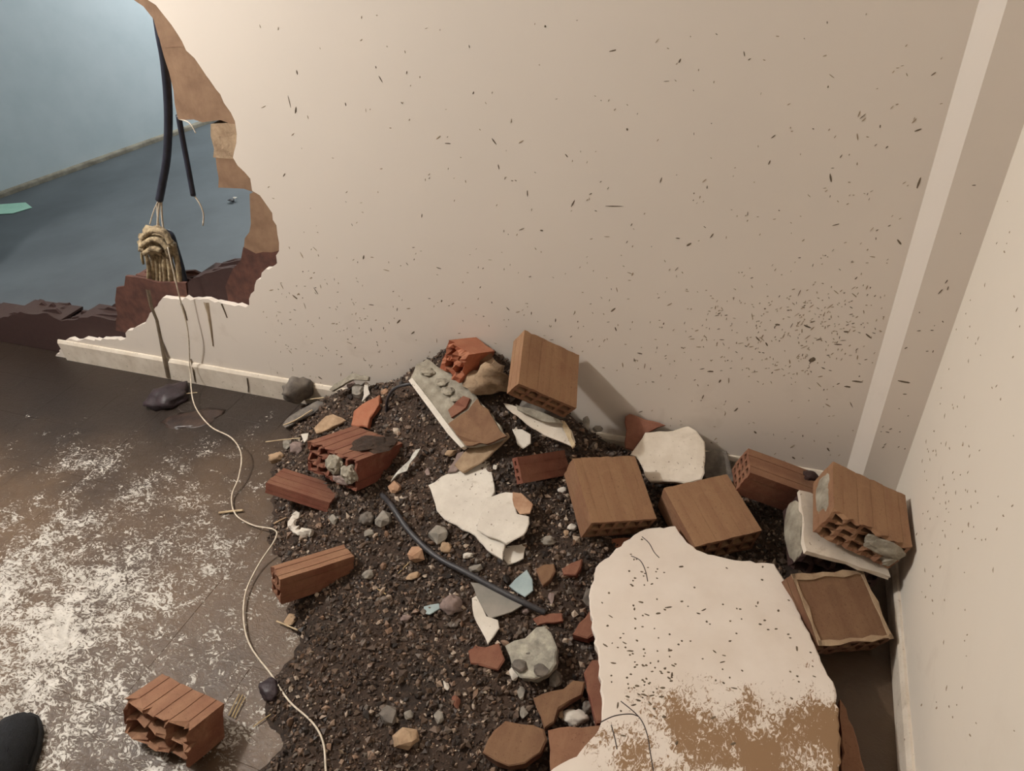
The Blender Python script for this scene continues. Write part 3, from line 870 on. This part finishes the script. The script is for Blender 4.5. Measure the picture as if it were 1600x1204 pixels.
# white painted edge and brown lower end of that slab
gn = Vector(g['n']); gc = Vector(g['c'])
def on_plane(px, py, lift, c=None, n=None): return PP(px, py, gc + gn*lift, gn)
t_ = [on_plane(x, y, .004) for x, y in ((638,594),(644,590),(680,636),(708,674),(726,697),(720,699),(700,678),(672,640))]
V, F = prism(t_, gn*-.022, 3, .0, 0.); mesh_obj('white_edge', V, F, 'plaster_white', g, sum(t_, Vector())/len(t_))
t_ = jag([on_plane(x, y, .006) for x, y in ((700,662),(716,650),(732,640),(746,622),(768,650),(791,681),(770,690),(728,696))], .02, .004, 4)
V, F = prism(t_, gn*-.012, 5, .001, 0.); mesh_obj('brown_patch', V, F, 'brick_muddy', g, sum(t_, Vector())/len(t_))
t_ = jag([on_plane(x, y, .008) for x, y in ((705,652),(728,636),(734,622),(724,618),(700,640))], .02, .004, 6)
V, F = prism(t_, gn*-.01, 7, .001, 0.); mesh_obj('brick_crumb', V, F, 'brick_red', g, sum(t_, Vector())/len(t_))
for k_, (x, y, s) in enumerate(((700,610,.022),(690,596,.02),(668,580,.024),(712,622,.018))):
    V, F = lump_vf(on_plane(x, y, .003), s, s*.8, s*.35, 60+k_, amp=.4); mesh_obj('mortar_lump', V, F, 'mortar', g, on_plane(x, y, 0))

def stone(name, label, cat, px, py, wpx, hpx, mat, seed, off=0., z=None, kind='rock', hz=None, rotz=0., group=None, **k):
    z0 = z if z is not None else H(px, py, off)
    c = P(px, py, z0); s = (c-CAM).length/FPX
    if c.y > -(hpx*s*.62 + .014): c = PY(px, py, -(hpx*s*.62 + .014))     # keep clear of the wall
    sx = wpx*s*.5; sy = hpx*s*.62; sz = hz if hz else min(sx, sy)*.75
    c = c + Vector((0, 0, sz*.28))
    fwd = Vector((c.x-CAM.x, c.y-CAM.y, 0)); yaw = math.atan2(fwd.y, fwd.x) - math.pi/2
    V, F = (rock_vf if kind == 'rock' else lump_vf)(c, sx, sy, sz, seed, rotz=yaw+rotz, **k)
    o = mesh_obj(name, V, F, mat, None, Vector((c.x, c.y, min(v.z for v in V))), smooth=(kind != 'rock'))
    return tag(o, label, cat, group)

stone('mortar_chunk', 'rounded brown mortar chunk beside the sloping grey slab, behind its upper end', 'mortar chunk', 762, 594, 60, 40, 'mortar_tan', 71, z=.33, kind='lump', hz=.04, amp=.8, freq=1.25)
b2 = hollow_brick('broken orange brick end sticking up highest on the left of the heap', [-.795, -.085, .365, -.35, .25, -.45, .085, .12, .095], 'brick_orange', 2, 2, 14, end0=.025, wallt=.015, groove=())
stone('brick_lump', 'dusty brown brick lump just right of the broken orange brick end', 'brick piece', 752, 565, 44, 30, 'brick_muddy', 73, z=.35, hz=.035)
shard('plaster_shell', 'curved pale plaster shell lying under the propped upright brick', 'plaster piece',
     [(786,629),(800,632),(830,643),(862,655),(884,664),(893,672),(899,690),(893,697),(876,690),(850,680),(822,662),(800,645)], 0, (.0, .75), .012, 'plaster_cream', 47, z=.245)
shard('plaster_strip', 'grey crumbly plaster strip resting along the curved pale shell', 'plaster piece',
     [(806,632),(840,641),(872,654),(880,662),(860,660),(830,650),(808,640)], 0, (.0, .8), .012, 'mortar', 48, z=.275)
shard('wood_splinter', 'pale frayed splinter at the right end of the curved shell', 'splinter',
     [(877,658),(882,657),(892,672),(899,694),(894,700),(886,682)], 0, (.0, .6), .012, 'wood_stick', 49, z=.25)
stone('rubble_support', 'dark rubble lump in shade below the propped upright brick', 'rubble', 852, 640, 96, 40, 'stone_dark', 74, z=.235, hz=.06)
shard('plaster_board', 'tan flat board with a split lower edge above the pointed white sheet', 'plaster piece',
     [(709,726),(724,706),(750,688),(793,675),(796,680),(772,704),(752,722),(728,735),(722,738)], .03, (.1, .45), .012, 'mortar_tan', 50)
shard('plaster_board', 'small grey flat board at the left tip of the tan board', 'plaster piece',
     [(699,738),(714,708),(724,704),(726,722),(712,736)], .022, (.0, .3), .008, 'stone_mauve', 51)
shard('plaster_chip', 'bright white chip between the curved shell and the red grooved piece', 'plaster chip',
     [(800,670),(816,670),(829,678),(829,692),(817,701),(808,694)], .03, (.0, .6), .010, 'plaster_white', 52)
shard('brick_fragment', 'red brick plate standing behind the octagonal plaster piece', 'brick piece',
     [(977,650),(984,646),(1008,655),(1040,664),(1020,672),(1006,680),(990,705),(977,700)], 0, (-.1, .9), .018, 'brick_red', 53, z=.17)
shard('dark_board', 'dark earthy slab at the wall foot right of the octagonal piece', 'slab',
     [(1098,706),(1118,700),(1136,704),(1142,730),(1150,752),(1110,756),(1100,745)], 0, (.0, .5), .03, 'stone_dark', 54, z=.105)
shard('slate', 'flat dark slate with a pale lower edge by the skirting', 'plaster piece',
     [(441,664),(452,650),(475,636),(497,625),(508,628),(490,645),(465,657),(446,668)], .02, (.0, .35), .008, 'stone_dark', 55)
tube('pale_strip', [P(443,664,H(443,664,.022)), P(462,656,H(462,656,.022)), P(488,640,H(488,640,.022))], .003, 'wood_stick', bpy.data.objects['slate'], seg=5)
shard('plaster_board', 'long grey plaster strip bent at its top, leaning on the skirting', 'plaster piece',
     [(514,608),(522,600),(540,589),(549,583),(576,588),(574,594),(552,592),(532,603),(518,611)], 0, (.3, .9), .012, 'mortar', 56, z=.18)
shard('plaster_chip', 'white pointed shard standing up left of the heap top', 'plaster chip',
     [(570,595),(575,598),(578,615),(565,628),(568,608)], .02, (.0, .9), .006, 'plaster_white', 57)
shard('plaster_chip', 'small white chip with squared top beside the thin stick', 'plaster chip',
     [(470,678),(482,676),(480,686),(475,691)], .03, (.0, .6), .005, 'plaster_white', 58)
shard('brick_fragment', 'orange wedge shaped brick fragment behind the buried red brick', 'brick piece',
     [(552,642),(575,625),(593,616),(592,632),(578,652),(574,668),(548,664)], .04, (.1, .5), .02, 'brick_orange', 59)
shard('tile_fragment', 'tan tile fragment lying left of the orange wedge', 'tile piece',
     [(490,668),(508,650),(520,646),(540,656),(512,670),(494,677)], .03, (.0, .35), .012, 'stone_tan', 60)
e = tube('hose_loop', [P(604,642,H(604,642)), P(606,622,H(606,622,.05)), P(618,606,H(618,606,.08)), P(640,600,H(640,600,.07)), P(650,604,H(650,604,.02))], .005, 'cable_black')
tag(e, 'dark hose loop arching out of the soil beside the grey slab', 'hose')

# chips and paint flakes further down
shard('board_fragment', 'grey flat board fragment crossed by the black cable end', 'board piece',
     [(735,909),(752,911),(790,930),(817,945),(800,955),(765,966),(748,940)], .022, (.0, .2), .006, 'grey_board', 61)
shard('plaster_chip', 'ragged white plaster flake below the grey board fragment', 'plaster chip',
     [(737,934),(744,930),(752,945),(760,962),(778,968),(780,980),(772,992),(762,1006),(752,985),(740,962)], .012, (.0, .2), .008, 'plaster_white', 62)
shard('paint_flake', 'pale blue painted plaster flake above the cable end', 'plaster chip',
     [(795,915),(806,903),(823,889),(832,905),(833,922),(820,932),(806,924)], .02, (.1, .25), .008, 'paint_blue', 63)
shard('paint_flake', 'little pale blue flake alone on the soil left of the white flake', 'plaster chip',
     [(662,947),(672,944),(686,942),(687,950),(672,959),(662,958)], .008, (.0, .1), .004, 'paint_blue', 64)
cc = shard('concrete_lump', 'pale rough concrete lump with dark stones set in its front', 'concrete',
     [(789,1008),(803,1000),(820,996),(838,979),(850,977),(861,988),(870,1010),(869,1036),(858,1052),(836,1060),(812,1058),(800,1040)], .05, (.0, .25), .045, 'concrete', 75, rough=.004, inset=.004)
for k_, (x, y, s) in enumerate(((812,1040,.022),(845,1046,.02),(826,1020,.010))):
    c = P(x, y, H(x, y, .045)); V, F = rock_vf(c, s, s*.8, s*.55, 80+k_); mesh_obj('embedded_stone', V, F, 'stone_dark', cc, c)
shard('brick_fragment', 'flat red brick square half sunk in soil left of the concrete lump', 'brick piece',
     [(731,1016),(742,1008),(758,1010),(780,1003),(789,1030),(778,1046),(735,1036)], .012, (.0, .12), .015, 'brick_red', 65)
shard('brick_fragment', 'bent brown brick shard pointing up right below the concrete lump', 'brick piece',
     [(833,1090),(850,1082),(880,1075),(896,1062),(915,1064),(910,1084),(890,1095),(872,1108),(865,1128),(850,1138),(845,1120)], .03, (.0, .1), .02, 'brick_muddy', 66)
shard('brick_fragment', 'ragged wide brick fragment at the bottom edge of the picture', 'brick piece',
     [(754,1175),(772,1140),(790,1125),(815,1130),(850,1138),(855,1155),(845,1175),(820,1192),(795,1196),(775,1188)], .035, (.0, .05), .03, 'brick_muddy', 67)
shard('brick_fragment', 'scored flat brick under the lower left tip of the big chunk', 'brick piece',
     [(856,1140),(890,1134),(940,1132),(945,1160),(920,1190),(860,1206)], 0, (.0, .05), .035, 'brick_mid', 68, z=.075)
shard('brick_fragment', 'upright red brick slice along the left edge of the big chunk', 'brick piece',
     [(912,1050),(925,1030),(938,1030),(946,1075),(944,1128),(932,1128),(922,1090)], 0, (.0, .05), .05, 'brick_red', 69, z=.08)
shard('brick_fragment', 'red brick wedge peeping out left of the big chunk, beside the concrete lump', 'brick piece',
     [(895,990),(905,972),(920,955),(938,946),(944,970),(930,990),(918,997)], 0, (.0, .1), .03, 'brick_red', 70, z=.075)
shard('brick_fragment', 'thin red brick sliver at the lower end of the black cable', 'brick piece',
     [(832,966),(845,960),(878,957),(880,970),(840,976)], .014, (.0, .2), .012, 'brick_red', 76)
shard('brick_fragment', 'brown brick nugget right of the pale blue painted flake', 'brick piece',
     [(837,888),(850,881),(866,880),(868,892),(860,905),(848,914),(842,902)], .022, (.0, .2), .025, 'brick_muddy', 77)
shard('brick_fragment', 'red brick nugget nearest the upper left edge of the big chunk', 'brick piece',
     [(878,888),(892,879),(910,872),(908,885),(900,898),(880,898)], .02, (.0, .3), .025, 'brick_red', 78)
shard('brick_fragment', 'orange brick corner squeezed between big chunk and flat square brick', 'brick piece',
     [(942,842),(985,839),(978,850),(962,862),(940,866)], 0, (.0, .3), .03, 'brick_orange', 79, z=.075)
shard('brick_fragment', 'long brown brick strip in the gap right of the big chunk', 'brick piece',
     [(1312,1090),(1322,1105),(1338,1150),(1352,1204),(1360,1260),(1318,1260),(1314,1160)], 0, (.0, .05), .05, 'brick_mid', 90, z=.06)

# loose stones
ST = [
 ('stone', 'rounded brown grey stone touching the skirting at the heap left end', 466, 616, 40, 20, 'stone_dark', 'lump'),
 ('stone', 'grey pitted stone left of the white pointed shard', 560, 613, 24, 26, 'stone_grey', 'rock'),
 ('stone', 'small slate grey stone under the bent plaster strip', 549, 601, 16, 12, 'stone_mauve', 'rock'),
 ('stone', 'pale grey stone at the left end of the buried red brick', 449, 695, 15, 20, 'stone_grey', 'rock'),
 ('stone', 'mauve stone beside the pale grey one by the buried brick', 465, 702, 22, 20, 'stone_mauve', 'lump'),
 ('stone', 'tan pebble on the thin grooved slab left corner', 432, 716, 22, 14, 'stone_tan', 'lump'),
 ('stone', 'round grey stone near the upper end of the black cable', 600, 813, 32, 26, 'stone_grey', 'rock'),
 ('stone', 'brown stone just left of the round grey one by the cable', 574, 812, 24, 18, 'stone_dark', 'lump'),
 ('stone', 'light grey crumb below the round grey stone', 577, 834, 18, 12, 'stone_grey', 'rock'),
 ('stone', 'blue grey stone right of the white curled plaster', 521, 811, 14, 20, 'stone_grey', 'rock'),
 ('stone', 'banded grey stone left below the pointed white sheet', 685, 838, 38, 28, 'stone_grey', 'rock'),
 ('stone', 'tan stone tucked below the banded grey stone', 697, 857, 18, 16, 'stone_tan', 'lump'),
 ('stone', 'peach coloured stone right beside the black cable middle', 652, 868, 32, 24, 'stone_orange', 'rock'),
 ('stone', 'flat tan pebble below the peach coloured stone', 646, 900, 22, 9, 'stone_tan', 'lump'),
 ('stone', 'grey pebble right of the narrow split brick tip', 576, 898, 16, 12, 'stone_grey', 'lump'),
 ('stone', 'peach stone under the crumpled clear plastic', 617, 762, 22, 20, 'stone_orange', 'rock'),
 ('stone', 'small mauve stone right of the crumpled clear plastic', 670, 738, 13, 17, 'stone_mauve', 'rock'),
 ('stone', 'pale oval pebble between grey slab and pointed sheet', 705, 708, 18, 9, 'stone_tan', 'lump'),
 ('stone', 'brown double lump right of the little blue flake', 706, 946, 30, 24, 'stone_mauve', 'lump'),
 ('stone', 'mauve pebble lower left of the little blue flake', 634, 966, 16, 8, 'stone_mauve', 'lump'),
 ('stone', 'large tan flat stone lowest in the middle of the soil', 633, 1155, 42, 32, 'stone_tan', 'rock'),
 ('stone', 'grey stone above the lowest tan flat stone', 608, 1119, 28, 28, 'stone_dark', 'rock'),
 ('stone', 'grey crumb right of the grey stone near the bottom', 639, 1117, 15, 12, 'stone_grey', 'rock'),
 ('stone', 'elongated grey stone left of the ragged wide brick fragment', 686, 1121, 15, 18, 'stone_grey', 'rock'),
 ('stone', 'tan stone at the heap edge below the narrow split brick', 454, 969, 20, 18, 'stone_tan', 'rock'),
 ('stone', 'white crumb at the lower left of the concrete lump', 803, 1052, 15, 22, 'plaster_white', 'rock'),
 ('stone', 'tiny white chip alone in the dark lower soil', 697, 1069, 9, 16, 'plaster_white', 'rock'),
 ('stone', 'grey shard standing below the concrete lump', 815, 1084, 14, 18, 'stone_grey', 'rock'),
 ('stone', 'pale crumb left of the bent brown brick shard', 819, 1113, 14, 16, 'stone_grey', 'rock'),
 ('stone', 'white oval stone by the big chunk, above the scored brick', 899, 1121, 36, 17, 'plaster_white', 'lump'),
 ('stone', 'tan curled chip left of the white oval stone', 876, 1112, 10, 18, 'stone_tan', 'rock'),
 ('stone', 'small red crumb in the lower soil near the tiny white chip', 713, 1096, 14, 18, 'brick_red', 'rock'),
 ('stone', 'white sliver close to the left face of the flat square brick', 879, 766, 14, 8, 'plaster_white', 'lump'),
 ('stone', 'white pebble under the left corner of the flat square brick', 894, 824, 15, 9, 'plaster_white', 'lump'),
 ('stone', 'mottled pale pebble right of the triangular plaster tip', 856, 845, 22, 12, 'stone_grey', 'lump'),
 ('stone', 'tan crumb below the white pebble by the flat brick', 885, 833, 10, 10, 'stone_tan', 'rock'),
 ('stone', 'white flake left of the triangular plaster tip', 731, 868, 15, 8, 'plaster_white', 'lump'),
 ('stone', 'flat grey chip above the cable, below the white flake', 744, 889, 24, 13, 'stone_grey', 'rock'),
 ('stone', 'pale pebble right of the grey board fragment corner', 821, 955, 12, 8, 'stone_mauve', 'lump'),
 ('stone', 'white crumb beside the top of the pointed white sheet', 774, 730, 9, 10, 'plaster_white', 'rock'),
 ('stone', 'grey oblong stone on the dark soil right of the propped brick', 916, 660, 12, 30, 'stone_grey', 'rock'),
 ('stone', 'small grey stone below the oblong one, right of the propped brick', 934, 671, 18, 12, 'stone_grey', 'rock'),
 ('stone', 'pinkish chip below the dark hose loop', 601, 613, 14, 10, 'stone_orange', 'rock'),
 ('stone', 'pale chip on the soil left of the buried red brick top', 437, 710, 8, 10, 'stone_tan', 'rock'),
 ('stone', 'brown clod between the upright red slice and the bent shard', 918, 1105, 16, 14, 'stone_dark', 'lump'),
 ('stone', 'grey brown stone below the concrete lump right side', 868, 1062, 22, 26, 'stone_dark', 'rock'),
 ('stone', 'mossy grey block against the left edge of the big chunk', 922, 934, 26, 30, 'stone_dark', 'rock'),
 ('stone', 'mauve crumb left of the mossy grey block', 862, 935, 12, 22, 'stone_mauve', 'rock'),
]
for i, (nm, lb, px, py, wp, hp, mt, kd) in enumerate(ST):
    stone(nm, lb, 'stone', px, py, wp, hp, mt, 100+i, off=.004, kind=kd, hz=(.055 if i == 0 else None), group='loose stones on the heap')
stone('clod', 'small dark clod lying on the brown brick at the wall foot', 'clod', 1266, 744, 20, 13, 'brick_dark', 171, z=.165, kind='lump')
V, F = tube_vf([P(x, y, H(x, y, .012)) for x, y in ((466,802),(460,809),(456,818),(462,828),(471,833),(480,831),(487,833))], .0105, seg=9, sub=4)
V = [p + Vector((nz(p, 70, 1), nz(p, 70, 2), nz(p, 70, 3)))*.009 for p in V]
tag(mesh_obj('plaster_lump', V, F, 'plaster_white', None, P(465, 825, H(465, 825))), 'white curled plaster lump on soil below the thin grooved slab', 'plaster piece')

# crumpled clear plastic strip
pl = [(657,700),(650,712),(640,724),(636,735),(622,740),(610,752),(616,742),(630,727),(640,718),(650,702)]
shard('plastic_strip', 'crumpled clear plastic strip shining right of the buried red brick', 'plastic', pl, .03, (.2, .3), .004, 'foil', 91)

# ------------------------------------------------------------------ cables
def hpt(px, py, off): return P(px, py, H(px, py, off))
tag(tube('black_cable', [hpt(596,772,-.004), hpt(612,790,.02), hpt(640,830,.022), hpt(680,868,.022), hpt(730,895,.024), hpt(780,922,.03), hpt(820,942,.024), hpt(852,957,.012)], .0075, 'cable_black', seg=10), 'thick black cable lying diagonally across the soil', 'cable')
wire = [PY(262,386,-.02), PY(270,420,-.03), PY(283,474,-.03), PY(294,520,-.03), PY(297,580,-.035),
        P(303,630,.03), P(328,665,.05), P(362,684,.06), P(377,710,.05), P(373,745,.03), P(362,775,.012), P(368,803,.008), P(395,820,.012),
        hpt(428,827,.02), hpt(430,842,.03), P(404,882,.018), P(384,925,.012), P(381,970,.01), P(392,1010,.008), hpt(425,1055,.006), hpt(452,1095,.008),
        hpt(488,1128,.008), hpt(505,1160,.008), hpt(509,1204,.008), hpt(512,1260,.008)]
tag(tube('thin_wire', wire, .0023, 'wire_white', seg=6), 'thin pale wire trailing from the hole across floor and soil', 'wire')
# conduits hanging in the hole
c1 = tube('hanging_conduit', [PY(245,20,.07), PY(250,55,.07), PY(257,95,.07), PY(262,150,.07), PY(263,200,.07), PY(260,250,.07), PY(254,285,.07), PY(249,312,.07)], .0125, 'conduit_blue', seg=12)
tag(c1, 'thick dark conduit hanging down in the hole, left of the thin one', 'conduit')
for k_, q in enumerate(([(249,310),(240,330),(234,350)], [(250,310),(247,335),(246,362)], [(252,310),(253,338),(256,362)], [(247,312),(245,330),(249,352)])):
    tube('wire_strand', [PY(x, y, .07+.004*k_) for x, y in q], .0035 if k_ in (1, 2) else .002, 'wire_white', c1, seg=6)
c2 = tube('hanging_conduit', [PY(279,180,.08), PY(285,215,.08), PY(294,262,.08), PY(302,305,.08)], .0085, 'conduit_blue', seg=10)
tag(c2, 'thin dark conduit hanging in the hole below the exposed brick', 'conduit')
tube('wire_strand', [PY(303,305,.08), PY(312,318,.08), PY(318,335,.08), PY(317,352,.08)], .0025, 'wire_white', c2, seg=6)
tube('wire_strand', [PY(280,186,.07), PY(296,192,.06), PY(306,208,.055)], .002, 'wire_white', c2, seg=6)
# knotted muddy wad on the sill
c0 = PY(244, 392, .05)
wad = empty('muddy_wad', Vector((c0.x, c0.y, PY(244,450,.05).z)), 'knotted wad of muddy rag and wires draped over the broken sill', 'rag')
V, F = lump_vf(PY(243,380,.05), .062, .035, .052, 91, amp=.55, freq=1.9); mesh_obj('knot', V, F, 'rag', wad, c0, smooth=True)
rw = random.Random(4)
for k_, q in enumerate(([(226,388),(232,420),(230,455),(236,480)], [(238,392),(240,430),(238,470)], [(250,390),(252,430),(250,468)], [(262,385),(266,420),(268,466)],
                        [(270,380),(278,415),(283,455),(288,476)], [(232,372),(222,395),(224,412)], [(256,372),(262,395),(276,440),(280,470)], [(245,390),(246,420),(246,465)], [(258,392),(258,430),(260,466)])):
    tube('strand', [PY(x, y, .03+.02*rw.random()) for x, y in q], rw.uniform(.007, .014), 'rag', wad, taper=.6, seg=7)
for k_, q in enumerate(([(222,372),(232,362),(246,360),(258,366),(266,380)], [(220,384),(236,374),(250,376),(262,388)], [(226,396),(240,388),(252,392)])):
    tube('fold', [PY(x, y, .015) for x, y in q], .010, 'rag', wad, seg=8)
tube('dark_hose', [PY(254,362,.09), PY(266,366,.09), PY(274,388,.085), PY(282,415,.07), PY(288,440,.05)], .012, 'conduit_blue', wad, seg=8)
c = P(361, 313, .012); sw = (c-CAM).length/FPX
V, F = rock_vf(c, 6*sw, 5*sw, .014, 5, npts=14)
tag(mesh_obj('scrap', V, F, 'cable_black', None, Vector((c.x, c.y, 0))), 'small dark scrap on the floor beyond the hole, near its right rim', 'scrap')
c = P(367, 309, .02); V, F = rock_vf(c, 4*sw, 3*sw, .008, 6, npts=12)
tag(mesh_obj('paper_scrap', V, F, 'plaster_white', None, Vector((c.x, c.y, 0.0))), 'tiny white scrap touching the dark one beyond the hole', 'scrap')

# ------------------------------------------------------------------ things on the floor
stone('clod', 'dark purple clod on the floor by the skirting below the hole', 'clod', 263, 622, 56, 40, 'clod_purple', 172, z=.012, kind='lump', hz=.03)
stone('dark_patch', 'dark flat patch trailing right from the purple clod', 'mud', 298, 655, 80, 34, 'mud_dark', 173, z=-.002, kind='lump', hz=.004, rotz=-.5)  # low dark patch on the floor, right of the clod
stone('clod', 'dark clod at the heap edge near the bottom of the wire', 'clod', 422, 1080, 24, 28, 'clod_purple', 174, z=.012, kind='lump')
def stick(label, a_, b_, r, mat, za=.006, zb=.006, name='stick', group=None):
    pa = P(*a_, za); pb = P(*b_, zb)
    return tag(tube(name, [pa, pa.lerp(pb, .5) + Vector((0, 0, .001)), pb], r, mat, seg=5), label, 'stick', group)
stick('thin pale stick crossing the left border of the heap', (415,690), (470,684), .002, 'wood_stick', .03, H(470,684,.03))
stick('pale stick lying just above the dark slate by the skirting', (477,625), (506,621), .0025, 'wood_stick', H(477,625,.03), H(506,621,.03))
stick('short pale stick left of the white curled plaster', (428,818), (448,808), .003, 'stone_tan', .02, .03)
stick('thin tan stick at the heap edge below the narrow split brick', (432,970), (465,984), .0022, 'wood_stick', .012, .02)
stick('pale flat splinter under the wire on the muddy floor', (342,801), (380,797), .004, 'wood_stick')
stick('short pale bit near the purple clod', (283,616), (308,613), .0022, 'wood_stick')
stick('tiny pale straw curl on the soil middle', (590,920), (603,928), .0015, 'straw', H(590,920,.004), H(603,928,.004))
stick('thin straw bit pointing at the flat tan pebble', (622,896), (640,878), .0013, 'straw', H(622,896,.004), H(640,878,.006))
for k_, (a_, b_) in enumerate((((357,1118),(374,1084)), ((362,1120),(379,1085)), ((366,1122),(383,1088)), ((395,1136),(428,1112)))):
    stick(['leftmost straw of the bunch right of the lone broken brick', 'middle straw of the bunch right of the lone broken brick',
           'rightmost straw of the bunch right of the lone broken brick', 'long straw near the heap edge right of the lone brick'][k_], a_, b_, .0014, 'straw', .004, .004)
# mint paper on the floor of the room behind
mp_ = [P(x, y, .004) for x, y in ((-40,320),(0,319),(40,316),(50,324),(20,333),(-40,336))]
V, F = prism(mp_, Vector((0, 0, -.003)), 2, 0, 0, mid=False)
tag(mesh_obj('paper_sheet', V, F, 'paper_mint', None, sum(mp_, Vector())/6), 'mint green paper lying on the floor beyond the hole', 'paper')

# ------------------------------------------------------------------ shoe toe, bottom left corner
sc = P(22, 1176, .0)
shoe = empty('shoe', Vector((sc.x, sc.y, 0)), 'black fuzzy shoe toe poking in at the bottom left corner', 'shoe')
def loft(prof, zs, mat, name, parent):
    V = []; F = []; k = 20
    for (cx, cy, rx, ry, z) in prof:
        for i in range(k):
            an = 2*math.pi*i/k; V.append(Vector((cx + rx*math.cos(an), cy + ry*math.sin(an), z)))
    for j in range(len(prof)-1):
        for i in range(k): F.append((j*k+i, j*k+(i+1) % k, (j+1)*k+(i+1) % k, (j+1)*k+i))
    F.append(tuple(range(k))[::-1]); F.append(tuple((len(prof)-1)*k+i for i in range(k)))
    dr = Matrix.Rotation(.35, 3, 'Z') @ Matrix.Diagonal((1.5, 1.25, 1.2))
    V = [dr @ v + Vector((sc.x, sc.y, 0)) for v in V]
    return mesh_obj(name, V, F, mat, parent, Vector((sc.x, sc.y, 0)), smooth=True)
loft([(0,-.085,.052,.15,.001),(0,-.085,.054,.152,.018)], 0, 'sole_black', 'sole', shoe)
up_ = loft([(0,-.085,.050,.148,.018),(0,-.087,.051,.147,.032),(0,-.092,.047,.140,.050),(0,-.10,.040,.126,.066),(0,-.12,.032,.10,.078),(0,-.135,.022,.07,.086)], 0, 'shoe_black', 'upper', shoe)
rf = random.Random(2); parts = []
for i in range(700):
    pz = rf.choice(up_.data.vertices); co = pz.co + up_.location + shoe.location; n = pz.normal
    t = Vector((rf.gauss(0, 1), rf.gauss(0, 1), rf.gauss(0, 1)))*.5 + n; t.normalize()
    s_ = n.cross(t); s_ = s_.normalized()*.0006 if s_.length > 1e-5 else Vector((.0006, 0, 0))
    b_ = co + Vector((rf.gauss(0, .006), rf.gauss(0, .006), rf.gauss(0, .003)))
    parts.append(([b_-s_, b_+s_, b_+t*rf.uniform(.006, .013)], [(0, 1, 2)]))
V, F = join(parts); stuff(mesh_obj('fuzz', V, F, 'shoe_black', shoe, Vector((sc.x, sc.y, 0))))

for o in bpy.data.objects:
    for k_ in ('dim', 'n', 'c'):
        if k_ in o: del o[k_]
